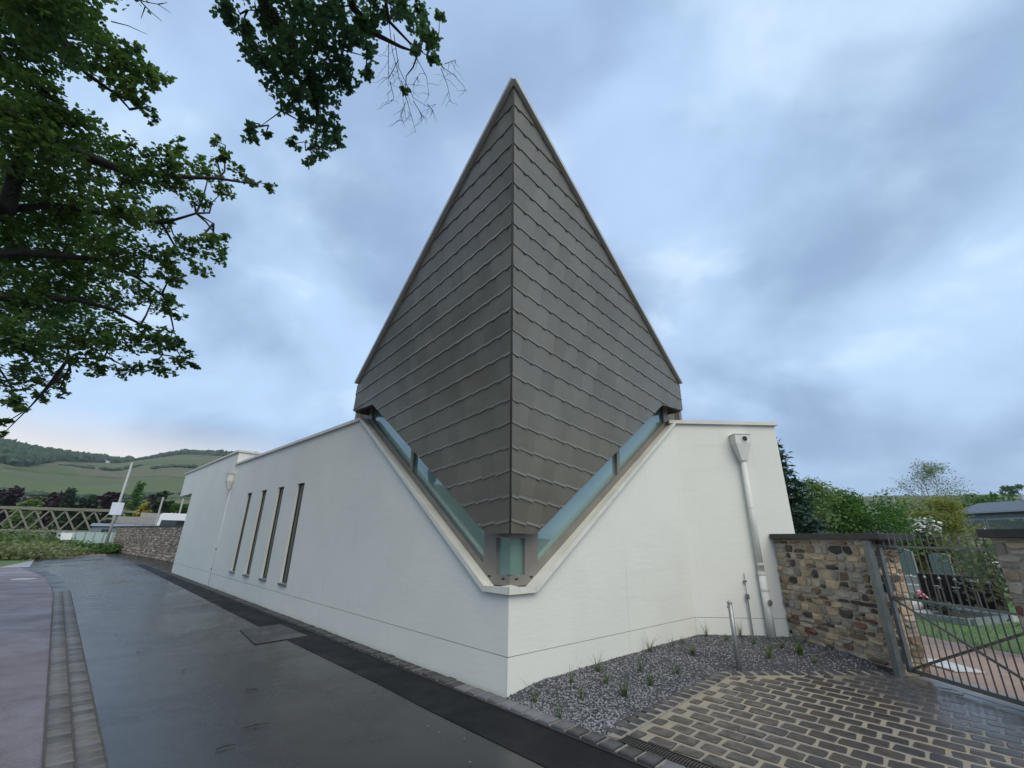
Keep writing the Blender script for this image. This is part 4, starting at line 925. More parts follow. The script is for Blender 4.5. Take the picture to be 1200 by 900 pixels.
# big tree left of the road, trunk outside the frame
tA = np.array([-8.6, 4.3, 0])
big = thing('street_tree', 'large leafy street tree spreading over the road opposite the chapel', 'tree', tuple(tA), 'street trees')
BL = [(10,10,40),(50,20,40),(88,15,24),(20,60,40),(60,52,28),(104,32,14),(120,50,20),(140,72,22),(168,85,20),(192,92,13),(122,85,17),(146,104,15),(165,118,12),(180,140,6),(158,56,10),
 (15,110,40),(50,112,26),(30,160,45),(78,142,26),(108,164,28),(60,200,45),(120,195,33),(148,176,18),(162,206,25),(195,190,22),(214,175,14),(206,215,22),(240,197,20),(262,186,12),(255,166,8),(280,202,12),(264,222,15),(296,216,6),(315,217,8),(234,234,15),
 (20,230,45),(80,250,45),(140,245,33),(184,255,22),(20,290,45),(80,300,45),(140,295,35),(190,300,22),(224,290,20),(248,286,17),(260,300,12),(236,318,14),(263,277,8),(200,326,17),
 (20,350,40),(75,350,38),(130,345,33),(174,350,22),(198,356,15),(25,400,35),(75,400,33),(125,395,32),(168,395,25),(198,400,17),(213,420,14),(190,430,17),(150,432,17),(110,430,15),(60,440,18),(20,440,24),(18,470,15),(48,464,9),(74,460,7),(9,494,6),(4,508,5),(210,372,7),(224,428,6)]
OFF = [(-60,0,60),(-60,90,60),(-60,180,60),(-60,270,60),(-60,350,60),(-60,430,50),(-150,60,80),(-150,200,80),(-150,330,80),(20,-60,60),(100,-70,50),(180,-80,40),(-80,-80,80),(-260,100,110),(-260,260,110)]
P_ = []; S_ = []; cents = []
for (x, y, r) in BL + OFF:
    S = rng.uniform(9.0, 11.8) if x > -30 else rng.uniform(9.5, 12.5); c_ = at_S(x, y, S); R = r * S / F * .80
    n = int(r * r * (.66 if x > -30 else .2)) + 24
    P_.append(clumps(c_, (R * .82, R * .82, R * .74), n, max(6, n // 13), .125)); cents.append((c_, R))
P_ = np.concatenate(P_)
leaf_mesh('crown', P_, nr.uniform(.035, .09, len(P_)), LEAF_LOBED, MT['leafA'], big, .45)
mb = MB(); top = tA + (.2, .1, 4.2); limb(mb, [tA - UPZ * .1, tA + (.02, 0, .3), tA + (.05, 0, 1.5), tA + (.1, .1, 3), top], .36, .24, 12); mb.build('trunk', MT['bark'], big, smooth=True)
def pxlimb(pts, S, ra, rb, start=None):
    q = [at_S(x, y, s_) for (x, y), s_ in zip(pts, S)]
    if start is not None: q = [start] + q
    mb = MB(); limb(mb, q, ra, rb); mb.build('limb', MT['bark'], big, smooth=True); return q
skel = []
skel += pxlimb([(-40, 215), (8, 245), (22, 190), (40, 140)], [10.2, 10.4, 10.5, 10.6], .17, .06, top)
skel += pxlimb([(-40, 110), (0, 128), (50, 158), (95, 182), (145, 200), (205, 207), (255, 209), (300, 216)], [10, 10, 10, 10, 10, 10, 10, 10], .13, .012, top + UPZ * 1.5)
skel += pxlimb([(-10, -10), (38, 8), (70, 42), (100, 85), (138, 112), (152, 128)], [10.5, 10.3, 10.2, 10, 10, 10], .07, .012, top + UPZ * 2.4)
skel += pxlimb([(0, 62), (28, 95), (55, 108), (75, 130)], [10.3, 10.2, 10.1, 10], .05, .012, top + UPZ * 2)
skel += pxlimb([(-30, 300), (30, 296), (75, 300), (120, 305), (160, 325), (190, 345)], [10.3, 10.3, 10.2, 10.2, 10.1, 10], .09, .012, top - UPZ * .2)
skel += pxlimb([(-30, 345), (20, 350), (85, 350), (130, 362), (165, 380), (185, 400)], [10, 10.2, 10.3, 10.4, 10.5, 10.5], .08, .010, top - UPZ * .6)
skel += pxlimb([(-20, 250), (60, 240), (120, 250), (190, 262), (230, 250), (250, 262)], [10.6, 10.6, 10.5, 10.4, 10.3, 10.2], .07, .010, top + UPZ * .4)
skel += pxlimb([(-20, 400), (30, 405), (80, 420), (130, 420)], [10.2, 10.3, 10.3, 10.4], .05, .010, top - UPZ * .8)
sk = np.array(skel); mb = MB()
for c_, R in cents:
    if R < .05: continue
    j = np.argmin(np.linalg.norm(sk - c_, axis=1)); limb(mb, wob(sk[j], c_, 3, .08), .022, .006, 5)
    for _ in range(3): limb(mb, wob(c_, c_ + nr.normal(size=3) * R * .33, 2, .02), .008, .003, 4)
mb.build('twigs', MT['bark'], big, recalc=False)
P3 = (-12.9, 9.1, 0)
# second tree: its bough reaches in from above
tB = np.array([-4.9, -.6, 0])
sec = thing('street_tree', 'street tree with a leafy bough and bare drooping twigs hanging toward the roof tip', 'tree', tuple(tB), 'street trees')
BL2 = [(268,12,13),(288,40,16),(318,28,20),(350,12,22),(390,18,24),(308,70,17),(340,58,24),(374,52,24),(408,42,16),(328,95,19),(364,88,24),(398,82,17),(430,58,12),(344,118,17),(378,113,20),(408,98,12),(354,144,13),(384,148,16),(374,174,15),(344,168,9),(360,188,7),(394,166,10),(298,150,9),(293,163,6),(312,158,5),(440,18,18),(430,88,9),(426,32,13),(490,18,17),(500,45,14),(509,66,10),(486,60,7),(470,8,16),(515,20,6),(475,108,4)]
OFF2 = [(300,-40,45),(380,-45,50),(460,-50,45),(340,-130,70),(460,-140,60),(250,-120,60),(540,-80,30)]
P_ = []; cents = []
for (x, y, r) in BL2 + OFF2:
    S = rng.uniform(7.6, 8.8); c_ = at_S(x, y, S); R = r * S / F * .86; n = int(r * r * (.74 if y > -20 else .2)) + 14
    P_.append(clumps(c_, R * .9, n, max(5, n // 11), .14)); cents.append((c_, R))
P_ = np.concatenate(P_); leaf_mesh('crown', P_, nr.uniform(.045, .075, len(P_)), LEAF_LOBED, MT['leafB'], sec, .5)
topB = tB + (.3, .5, 5.2); mb = MB(); limb(mb, [tB - UPZ * .1, tB + (.05, .05, 1.5), tB + (.15, .25, 3.4), topB], .32, .2, 12); mb.build('trunk', MT['bark'], sec, smooth=True)
skel = []
def pl2(pts, S, ra, rb, start=None):
    q = [at_S(x, y, S) for x, y in pts]; q = ([start] if start is not None else []) + q; mb = MB(); limb(mb, q, ra, rb); mb.build('limb', MT['bark'], sec, smooth=True); return q
forkB = at_S(330, -160, 8.6)
skel += pl2([(330, -160), (300, -40), (310, 5), (335, 40), (360, 80), (372, 130), (370, 170)], 8.2, .12, .010, topB)
skel += pl2([(330, -160), (400, -40), (415, 10), (440, 40), (470, 55), (490, 62)], 8.2, .08, .008)
skel += pl2([(400, -40), (450, -10), (456, 25), (480, 50), (500, 65)], 8.1, .04, .006)
skel += pl2([(330, 35), (312, 12), (290, 12)], 8.2, .02, .006); skel += pl2([(360, 90), (330, 130), (305, 148)], 8.2, .015, .004); skel += pl2([(372, 50), (400, 58), (425, 65)], 8.2, .02, .005)
sk = np.array(skel); mb = MB()
for c_, R in cents:
    j = np.argmin(np.linalg.norm(sk - c_, axis=1)); limb(mb, wob(sk[j], c_, 3, .05), .015, .004, 5)
    for _ in range(3): limb(mb, wob(c_, c_ + nr.normal(size=3) * R * .33, 2, .02), .006, .002, 4)
mb.build('twigs', MT['bark'], sec, recalc=False)
mb = MB()
for pts in ([(455, 20), (460, 60), (470, 100), (476, 140)], [(462, 40), (468, 80), (484, 115), (500, 125), (512, 122)], [(470, 95), (480, 130), (487, 156)], [(484, 118), (495, 135), (498, 140)], [(505, 65), (520, 80), (533, 88), (543, 100), (548, 108)], [(516, 80), (524, 100), (528, 120)], [(456, 50), (456, 80), (454, 100)], [(480, 50), (500, 90), (502, 112)], [(456, 95), (462, 115), (455, 122)], [(476, 120), (470, 135), (474, 148)], [(520, 75), (535, 70)], [(500, 122), (508, 130)], [(490, 90), (484, 100)], [(466, 70), (456, 92), (450, 90)]):
    q = [at_S(x + rng.uniform(-1, 1), y, 8.1 + rng.uniform(-.1, .1)) for x, y in pts]; limb(mb, q, .006, .002, 5)
    for _ in range(6):
        k = rng.randrange(len(q) - 1); a0 = q[k] + (q[k + 1] - q[k]) * rng.random(); e0 = a0 + np.array([rng.uniform(-.32, .32), rng.uniform(-.12, .12), rng.uniform(-.5, -.05)]) * .7; limb(mb, wob(a0, e0, 3, .015), .0035, .0012, 4)
mb.build('bare_twigs', MT['bark'], sec, recalc=False)
# leafless spray in the top left corner of the first tree
mb = MB()
for pts in ([(130, -15), (160, 0), (185, 5), (200, 15)], [(165, 2), (178, 15), (190, 25)], [(130, 25), (150, 30), (172, 40)], [(185, 5), (196, 3)], [(170, 8), (165, 22)]): limb(mb, [at_S(x, y, 10) for x, y in pts], .009, .003, 5)
mb.build('bare_twigs', MT['bark'], big, recalc=False)

def tree(name, label, base, h, rad, n, size, m, bark='bark', conic=False, group=None, shape=LEAF_QUAD, lobes=9, base_h=.25, trunk_r=None, sparse=.2, pointed=False):
    base = np.array(base, float); g = thing(name, label, 'tree', tuple(base), group); tr = trunk_r or h * .02; P = []
    if conic:
        lv = max(10, int(h * 2.4)); pr = []
        for i in range(lv):
            z = h * (.06 + .94 * i / lv); rr = rad * (1 - i / lv) ** .85 + .05
            for b_ in range(9):
                a = rng.uniform(0, 6.283); L = rr * rng.uniform(.75, 1.12); k = max(4, int(n / lv / 9 * (L / rad + .25)))
                t = nr.rand(k) ** .7; P.append(np.c_[base[0] + math.cos(a) * L * t + nr.normal(size=k) * rad * .06, base[1] + math.sin(a) * L * t + nr.normal(size=k) * rad * .06, base[2] + z - L * .28 * t + nr.normal(size=k) * h * .012])
    else:
        for i in range(lobes):
            a = rng.uniform(0, 6.283); t = rng.uniform(base_h, .93); prof = math.sin(math.pi * (.12 + .86 * (t - base_h) / (1 - base_h))) ** .6 if not pointed else (1 - (t - base_h) / (1 - base_h)) * .9 + .12
            c_ = base + np.array([math.cos(a) * rad * prof * .62, math.sin(a) * rad * prof * .62, h * t]); rr = rad * rng.uniform(.34, .58) * (.6 + .4 * prof)
            P.append(clumps(c_, (rr, rr, rr * .8), n // lobes, max(5, n // lobes // 14), sparse))
    P = np.concatenate(P); leaf_mesh('crown', P, nr.uniform(.7, 1.3, len(P)) * size, shape, m, g, .25)
    mb = MB(); limb(mb, [base - UPZ * .1, base + UPZ * h * .3 + (rng.uniform(-.1, .1) * rad * .3, 0, 0), base + UPZ * h * .9], tr, tr * .2); mb.build('trunk', MT[bark], g, smooth=True)
    if not conic:
        mb = MB()
        for k in range(7): a = rng.uniform(0, 6.283); t = rng.uniform(.3, .7); limb(mb, wob(base + UPZ * h * t, base + np.array([math.cos(a) * rad * .7, math.sin(a) * rad * .7, h * min(.95, t + .25)]), 3, rad * .05), tr * .4, tr * .08, 5)
        mb.build('branches', MT[bark], g, recalc=False)
    return g
tree('street_tree', 'street tree farther along the pavement behind the large spreading one', P3, 10.5, 2.5, 12000, .11, MT['leafA'], group='street trees', lobes=26, base_h=.60, shape=LEAF_OVAL, trunk_r=.2)
def flat(p, z=0): return (p[0], p[1], z)
MT['conif'] = leaf_mat('blue_green_needles', (.02, .05, .03), (.035, .075, .045), .15)
MT['light'] = leaf_mat('light_green_leaf', (.13, .22, .055), (.19, .28, .08), .45)
MT['mid'] = leaf_mat('mid_green_leaf', (.05, .15, .022), (.10, .21, .035), .4)
MT['birch'] = leaf_mat('airy_green_leaf', (.17, .24, .11), (.23, .29, .14), .45)
MT['yel'] = leaf_mat('yellow_green_leaf', (.21, .25, .035), (.27, .29, .055), .45)
MT['gold'] = leaf_mat('golden_leaf', (.34, .30, .03), (.40, .36, .05), .35)
MT['purple'] = leaf_mat('copper_beech_leaf', (.028, .016, .022), (.05, .03, .035), .2)
MT['olive'] = leaf_mat('olive_leaf', (.11, .15, .055), (.16, .19, .08), .35)
GR = 'trees beyond the cemetery wall'
tree('spruce_tree', 'tall dark blue-green spruce rising beside the right end of the chapel', flat(at_D(914, 600, 24)), 6.5, 2.5, 15000, .30, MT['conif'], conic=True, group=GR, shape=NEEDLE)
tree('leafy_tree', 'light green feathery tree growing next to the dark spruce', flat(at_D(957, 600, 33)), 5.1, 2.2, 6000, .14, MT['light'], group=GR, lobes=12)
tree('leafy_tree', 'low olive green tree filling the gap between spruce and rounded tree', flat(at_D(978, 600, 40)), 4.5, 2.2, 4500, .16, MT['olive'], group=GR, lobes=12)
tree('leafy_tree', 'dense rounded deep green tree behind the slate capped wall', flat(at_D(1015, 600, 34)), 4.85, 2.3, 9000, .145, MT['mid'], group=GR, lobes=14, base_h=.15)
tree('bare_tree', 'pale barked thinly leaved tree with a leaning white stem', flat(at_D(1052, 600, 36)), 4.9, 2.2, 1100, .12, MT['birch'], bark='palebark', group=GR, lobes=12, trunk_r=.09)
tree('birch_tree', 'tall airy pale green birch rising above its neighbours', flat(at_D(1094, 600, 42)), 7.2, 2.2, 7500, .085, MT['birch'], bark='palebark', group=GR, lobes=20, trunk_r=.10, sparse=.2)
tree('leafy_tree', 'yellow-green bushy tree in front of the airy birch', flat(at_D(1085, 610, 38)), 4.3, 2.2, 6500, .14, MT['yel'], group=GR, lobes=12, base_h=.1)
tree('leafy_tree', 'dark green bushy tree partly behind the grey roofed house', flat(at_D(1150, 600, 84)), 8.4, 4.6, 3000, .45, MT['mid'], group=GR, lobes=12, base_h=.1)
tree('leafy_tree', 'grey-green bushy tree between rounded tree and birch', flat(at_D(1062, 610, 44)), 4.2, 2.1, 4800, .15, MT['olive'], group=GR, lobes=10, base_h=.1)
scatter_shrub('white_flowering_bush', 'white flowering bush peeping over the rear wall beside the grey house', 'bush', at_D(1078, 617, 36), (1.0, .8, .55), 260, .16, MT['mid'], flowers=(MT['whitepetal'], 420, .22))
for x, r in ((1180, 2.6), (1193, 3.0)): tree('field_tree', 'small round dark tree standing on the crest of the far field', flat(at_D(x, 577, 300), 22.2), 5.6, r, 500, .7, MT['mid'], group='pair of trees on the field crest', lobes=8, base_h=.2)

# grey house on the right
hD = 58; hA = at_D(1112, 600, hD); hB = at_D(1262, 600, hD - 6); he = (hB - hA) * (1, 1, 0); hL = np.linalg.norm(he); he /= hL; hn = np.array([he[1], -he[0], 0]); hn = hn if hn[1] < 0 else -hn
house = thing('house', 'grey house with a slate roof and a glazed front beyond the cemetery wall', 'house', flat(hA)); hp0 = np.array(flat(hA))
mh = mat('grey_render', (.24, .26, .29), (.20, .22, .25), .8, 1.2); mr = mat('blue_slate_roof', (.085, .095, .12), (.065, .075, .095), .5, 3, bmp=.3, bscale=10)
mb = MB(); mb.prism([hp0, hp0 + he * hL, hp0 + he * hL - hn * 7, hp0 - hn * 7], UPZ * 4.3); mb.build('wall', mh, house)
mb = MB(); a0 = hp0 - he * .3 + hn * .35 + UPZ * 4.35; a1 = hp0 + he * (hL + .3) + hn * .35 + UPZ * 4.35; k0 = hp0 - he * .3 - hn * 3.5 + UPZ * 5.45; k1 = k0 + he * (hL + .6); b0_, b1_ = a0 - hn * 7.7, a1 - hn * 7.7
mb.add([a0, a1, k1, k0, b0_, b1_, a0 - UPZ * .12, a1 - UPZ * .12, b0_ - UPZ * .12, b1_ - UPZ * .12], [(0, 1, 2, 3), (3, 2, 5, 4), (0, 3, 4, 8, 6), (1, 7, 9, 5, 2), (0, 6, 7, 1), (6, 8, 9, 7), (4, 5, 9, 8)]); rf = mb.build('roof', mr, house)
mb = MB(); q = k0 + he * 3.6; mb.tube([q - UPZ * .2, q + UPZ * .55], .13, 8); mb.build('flue', MT['palestone'], rf)
mb = MB(); mb.bar(a0 + hn * .06, a1 + hn * .06, .12, .12); mb.build('gutter', MT['palestone'], rf)
for x0, x1 in ((.35, 2.9), (3.0, 5.9), (6.3, 7.1)):
    mb = MB(); mb.prism([hp0 + he * x0 + hn * .04 + UPZ * 1.9, hp0 + he * x1 + hn * .04 + UPZ * 1.9, hp0 + he * x1 + hn * .04 + UPZ * 3.85, hp0 + he * x0 + hn * .04 + UPZ * 3.85], hn * .06); w = mb.build('window', MT['palestone'], house)
    mb = MB(); mb.prism([hp0 + he * (x0 + .1) + hn * .095 + UPZ * 2.0, hp0 + he * (x1 - .1) + hn * .095 + UPZ * 2.0, hp0 + he * (x1 - .1) + hn * .095 + UPZ * 3.75, hp0 + he * (x0 + .1) + hn * .095 + UPZ * 3.75], hn * .012); mb.build('pane', glass_mat('blue_grey_glass', (.5, .58, .68), .45, (.05, .065, .09)), w)
hq = hp0 + he * (7.6); mb = MB(); mb.prism([hq + hn * .5, hq + he * 6 + hn * .5, hq + he * 6 - hn * 5, hq - hn * 5], UPZ * 5.3); wing = mb.build('wing', mat('slate_clad_wing', (.07, .075, .095), (.06, .065, .08), .6, 4), house)
mb = MB(); mb.prism([hq + he * .9 + hn * .51 + UPZ * 2.9, hq + he * 1.7 + hn * .51 + UPZ * 2.9, hq + he * 1.7 + hn * .51 + UPZ * 4.6, hq + he * .9 + hn * .51 + UPZ * 4.6], hn * .05); mb.build('window', glass_mat('wing_glass', (.5, .58, .68), .4, (.08, .09, .11)), wing)

# ================================================================== left background
# far stone wall along the road
fw0, fw1 = np.array(ST(45.6, .35)), np.array(ST(21.0, -1.6)); fe = fw1 - fw0; fL = np.linalg.norm(fe); fe /= fL; fn = np.array([fe[1], -fe[0], 0]); fn = fn if np.dot(fn, nL) > 0 else -fn
fwl = thing('roadside_wall', 'long rubble stone wall with a dark cap running along the road past the chapel', 'wall', tuple((fw0 + fw1) / 2)); FH = 1.84
mb = MB(); mb.prism([fw0 - UPZ * .05, fw1 - UPZ * .05, fw1 - fn * .4 - UPZ * .05, fw0 - fn * .4 - UPZ * .05], UPZ * (FH + .05)); mb.build('mortar_core', MT['stonemortar'], fwl)
one = MB(); rubble(fw0, fe, fL, FH, fn, fwl, sz=(.18, .5), hz_=(.10, .22), depth=(.03, .08), one=one); rubble(fw0 - fn * .4, fn, .4, FH, -fe, fwl, sz=(.18, .4), hz_=(.10, .22), one=one); one.build('stonework', [MT['farstone'], MT['farstone2']], fwl, 'stuff', recalc=False)
mb = MB(); q0, q1 = fw0 + fn * .08 - fe * .1, fw1 + fn * .08; mb.prism([q0 + UPZ * FH, q1 + UPZ * FH, q1 - fn * .56 + UPZ * FH, q0 - fn * .56 + UPZ * FH], UPZ * .09); mb.build('cap', MT['capstone'], fwl)
# street pole with a small sign box
pb = np.array(ST(45.9, .75)); pt = at_plane(155, 542, pb, np.array([.66, -.75, 0]))
pole = thing('lamp_post', 'tall pale grey street pole with a white sign box beside the roadside wall', 'pole', tuple(pb))
mb = MB(); mb.tube([pb - UPZ * .05, pb * .5 + pt * .5, pt], [.11, .095, .07], 12); mb.build('post', MT['palestone'], pole, smooth=True)
q = pb + (pt - pb) * .46; sx_ = np.array([.75, .66, 0]); mb = MB(); mb.obox(q + (.03, -.08, 0), sx_ * .78, np.array([-.66, .75, 0]) * .08, UPZ * 1.0); mb.build('sign', mat('white_sign', (.62, .66, .72), (.55, .6, .66), .5, 3), pole, bevel=.01)
# white roofed van behind the wall
van = thing('van', 'white van parked behind the far roadside wall', 'van', flat(at_D(203, 612, 44)))
vp = np.array(flat(at_D(203, 612, 44))); vx = np.array([.80, .60, 0]); vy = np.array([-.60, .80, 0]); mwv = mat('white_van_paint', (.72, .74, .76), (.68, .70, .72), .3, 1)
mb = MB(); prof = [(-1.0, .45), (1.0, .45), (1.0, 1.6), (.9, 2.75), (.75, 2.9), (-.75, 2.9), (-.9, 2.75), (-1.0, 1.6)]; mb.prism([vp + vx * x + UPZ * z - vy * .9 for x, z in prof], vy * 5.0); mb.build('body', mwv, van, bevel=.04)
mb = MB(); mb.prism([vp + vx * x + UPZ * z - vy * .93 for x, z in ((-.82, 1.65), (.82, 1.65), (.74, 2.4), (-.74, 2.4))], vy * .03); mb.build('windscreen', MT['darkglass'], van)
mb = MB(); mb.prism([vp + vx * x + UPZ * z - vy * 1.5 for x, z in ((-.98, .4), (.98, .4), (.96, 1.5), (-.96, 1.5))], vy * .6); mb.build('bonnet', mwv, van, bevel=.06)
for sx in (-.9, .9):
    for sy in (-.7, 3.2): mb = MB(); c0 = vp + vx * sx + vy * sy + UPZ * .35; mb.tube([c0 - vx * .11, c0 + vx * .11], .35, 16); mb.build('wheel', MT['black'], van)
    mb = MB(); mb.obox(vp + vx * (sx * 1.15) - vy * .7 + UPZ * 1.75, vx * .12, vy * .1, UPZ * .3); mb.build('mirror', MT['black'], van)
for x, y0_, y1_ in ((186, 612, 584), (211, 610, 586)):
    b0_ = np.array(flat(at_D(x - 3, y0_, 58))); t_ = at_D(x + 3, y1_, 58); t_ = np.array([b0_[0], b0_[1], t_[2]]); mb = MB(); mb.tube([b0_ - UPZ * .05, t_], .08, 8); g = thing('post', 'thin pale post standing behind the far roadside wall', 'post', tuple(b0_), 'pale posts behind the roadside wall'); mb.build('shaft', MT['palestone'], g); mb = MB(); mb.tube([t_, t_ + UPZ * .12], [.1, .05], 8); mb.build('finial', MT['palestone'], g)
# low pale house roofs behind the wall
def shed(px, D, w, dpt, h, rh, wallc, roofc, label):
    P = np.array(flat(at_D(px, 610, D))); ex = np.array([.78, .62, 0]); ey = np.array([-.62, .78, 0]); g = thing('house', label, 'house', tuple(P), 'small houses across the river')
    mb = MB(); mb.prism([P - ex * w / 2, P + ex * w / 2, P + ex * w / 2 + ey * dpt, P - ex * w / 2 + ey * dpt], UPZ * h); mb.build('wall', mat('shed_wall', wallc, None, .8, 1), g)
    mb = MB(); a = [P - ex * (w / 2 + .2) - ey * .2 + UPZ * h, P + ex * (w / 2 + .2) - ey * .2 + UPZ * h, P + ex * (w / 2 + .2) + ey * (dpt + .2) + UPZ * h, P - ex * (w / 2 + .2) + ey * (dpt + .2) + UPZ * h]; m0 = P - ex * (w / 2 + .2) + ey * dpt / 2 + UPZ * (h + rh); m1 = P + ex * (w / 2 + .2) + ey * dpt / 2 + UPZ * (h + rh)
    mb.add(a + [m0, m1], [(0, 1, 5, 4), (2, 3, 4, 5), (0, 4, 3), (1, 2, 5), (3, 2, 1, 0)]); mb.build('roof', mat('shed_roof', roofc, None, .8, 2), g)
    for k in (-.25, .22): mb = MB(); mb.prism([P + ex * (w * k - .4) - ey * .03 + UPZ * h * .45, P + ex * (w * k + .4) - ey * .03 + UPZ * h * .45, P + ex * (w * k + .4) - ey * .03 + UPZ * h * .85, P + ex * (w * k - .4) - ey * .03 + UPZ * h * .85], ey * .02); mb.build('window', MT['darkglass'], g)
shed(163, 74, 4, 4, 2.4, .9, (.22, .21, .19), (.19, .175, .15), 'low pale house with a tan roof left of the white van')
shed(187, 86, 4.5, 5, 3.0, 1.2, (.30, .28, .24), (.22, .205, .18), 'low cream house with a pale gabled roof beyond the white van')
shed(146, 66, 5, 4, 2.0, .3, (.17, .20, .24), (.20, .235, .28), 'blue-grey flat shed beside the street pole')
# truss bridge over the river
br = thing('truss_bridge', 'beige-green steel truss bridge crossing behind the roadside bushes', 'bridge', flat(at_D(80, 610, 88)))
bA, bB = at_D(-40, 605, 92), at_D(146, 605, 84); bA = np.array(flat(bA)); bB = np.array(flat(bB)); be = bB - bA; bL = np.linalg.norm(be); be /= bL; bn = np.array([-be[1], be[0], 0]); mbr = mat('bridge_paint', (.19, .185, .135), (.15, .147, .11), .6, 2)
zb0, zb1 = 1.35, 4.25; npan = max(4, int(round(bL / 3.6)))
for o_ in (0, 3.2):
    for z, w in ((zb1, .28), (zb0, .28)): mb = MB(); mb.bar(bA + bn * o_ + UPZ * z, bB + bn * o_ + UPZ * z, .3, w); mb.build('chord', mbr, br)
    for i in range(npan):
        p0 = bA + be * (bL * i / npan) + bn * o_; p1 = bA + be * (bL * (i + .5) / npan) + bn * o_; p2 = bA + be * (bL * (i + 1) / npan) + bn * o_
        for a, b in ((p0 + UPZ * (zb0 + .17), p1 + UPZ * (zb1 - .17)), (p1 + UPZ * (zb1 - .17), p2 + UPZ * (zb0 + .17))): mb = MB(); mb.bar(a, b, .14, .17); mb.build('diagonal', mbr, br)
mb = MB(); mb.prism([bA + bn * .3 + UPZ * 1.1, bB + bn * .3 + UPZ * 1.1, bB + bn * 2.9 + UPZ * 1.1, bA + bn * 2.9 + UPZ * 1.1], UPZ * .12); mb.build('deck', MT['concrete'], br)
for t in (.02, .5, .98): mb = MB(); q = bA + be * bL * t + bn * 1.6; mb.obox(q + UPZ * .5, be * 1.0, bn * 3.4, UPZ * 1.2); mb.build('pier', MT['concrete'], br)
# pale panel fence in front of the bridge
fn_ = thing('panel_fence', 'pale blue-green panel fence standing before the truss bridge', 'fence', flat(at_D(105, 640, 56))); a, b = np.array(flat(at_D(62, 640, 57))), np.array(flat(at_D(140, 640, 54))); mpan = mat('pale_teal_panel', (.34, .42, .41), (.27, .35, .34), .5, 1.2)
for i in range(7):
    p, q = a + (b - a) * (i + .03) / 7, a + (b - a) * (i + .97) / 7; mb = MB(); mb.bar(p + UPZ * .75, q + UPZ * .75, .05, 1.3); mb.build('panel', mpan, fn_); mb = MB(); r_ = a + (b - a) * i / 7; mb.bar(r_ - UPZ * .05, r_ + UPZ * 1.5, .08, .08); mb.build('post', MT['galv'], fn_)
# roadside sign
sp0 = np.array(flat(at_D(71, 650, 43))); sg = thing('road_sign', 'small white sign on a thin post among the roadside bushes', 'sign', tuple(sp0)); mb = MB(); mb.tube([sp0 - UPZ * .05, sp0 + UPZ * 1.35], .03, 8); mb.build('post', MT['galv'], sg); mb = MB(); mb.obox(sp0 + UPZ * 1.15 + (.0, -.05, 0), (.42, .36, 0), (-.013, .015, 0), (0, 0, .42)); mb.build('sign_plate', MT['whitepetal'], sg)
# roadside bushes
MT['bush'] = leaf_mat('fresh_bush_leaf', (.09, .16, .025), (.15, .22, .04), .4); MT['bush2'] = leaf_mat('pale_bush_leaf', (.18, .22, .08), (.24, .27, .12), .4); MT['bush3'] = leaf_mat('deep_bush_leaf', (.04, .11, .02), (.07, .15, .03), .35)
for (px, py, D, r, hz2, mm, lb) in ((8, 634, 40, 2.2, .95, 'bush', 'bright green roadside bush beside the river at the far pavement'), (24, 630, 44, 1.5, 1.25, 'bush2', 'pale flowering tall bush before the truss bridge'), (48, 638, 46, 2.4, .85, 'bush', 'broad fresh green bush below the truss bridge'), (12, 644, 38, 2.2, .7, 'bush2', 'low pale green bush on the verge of the cross street'), (40, 646, 40, 1.8, .6, 'bush2', 'low straw coloured bush at the verge'), (88, 648, 44, 1.2, .55, 'bush3', 'small deep green bush next to the white sign'), (70, 649, 42, 1.2, .4, 'bush', 'small light bush at the foot of the white sign'), (118, 650, 46, 1.6, .4, 'bush3', 'low green bush before the panel fence'), (131, 648, 50, 1.2, .35, 'bush', 'low green bush close to the street pole'), (-20, 630, 42, 2.6, 1.4, 'bush3', 'large deep green bush at the bend')):
    c_ = at_D(px, py, D); scatter_shrub('shrub', lb, 'bush', (c_[0], c_[1], max(.3, c_[2] - .5)), (r, r, hz2 * .72), int(1200 * r), .19, MT[mm], 'roadside shrubs')
# verge
sheet('verge', [at_z(-160, 676), at_z(0, 664), at_z(25, 659), at_z(60, 651), at_z(124, 646), at_z(150, 643), at_z(120, 632), at_z(-160, 632)], -.010, MT['lawn'])
# row of trees across the river
LT = 'trees across the river'
for (px, ty, D, rpx, mm, cn, lb) in ((22, 573, 120, 17, 'purple', 0, 'dark purple copper beech, widest of the trees behind the bridge'), (46, 582, 124, 9, 'olive', 0, 'pale olive tree between two copper beeches'), (67, 574, 122, 15, 'purple', 0, 'dark purple copper beech next to the pointed green tree'), (85, 570, 118, 10, 'darkleaf', 1, 'pointed dark green tree behind the bridge'), (108, 572, 120, 15, 'darkleaf', 0, 'rounded dark green tree behind the bridge'), (128, 577, 120, 13, 'purple', 0, 'dark purple copper beech behind the street pole'), (145, 585, 126, 9, 'olive', 0, 'olive green tree right of the street pole'), (166, 564, 110, 11, 'mid', 1, 'tall green conical tree left of the golden tree'), (179, 577, 108, 9, 'gold', 0, 'golden yellow tree in front of the vineyards'), (197, 573, 104, 10, 'darkleaf', 0, 'dense dark rounded tree beside the golden tree'), (186, 575, 130, 8, 'purple', 0, 'small dark purple tree behind the golden tree'), (214, 588, 100, 8, 'mid', 0, 'small green tree next to the chapel canopy'), (-8, 580, 120, 13, 'darkleaf', 0, 'dark green tree at the bend behind the bridge'), (35, 586, 112, 9, 'light', 0, 'light green tree in front of the copper beeches')):
    p = at_D(px, ty, D); r = rpx * D / (F * 1.25) * .95; tree('far_tree', lb, flat(p), p[2], r, 2600, .75 if cn == 0 else .8, MT[mm], conic=bool(cn), group=LT, lobes=13, base_h=.12, shape=LEAF_QUAD if not cn else NEEDLE)

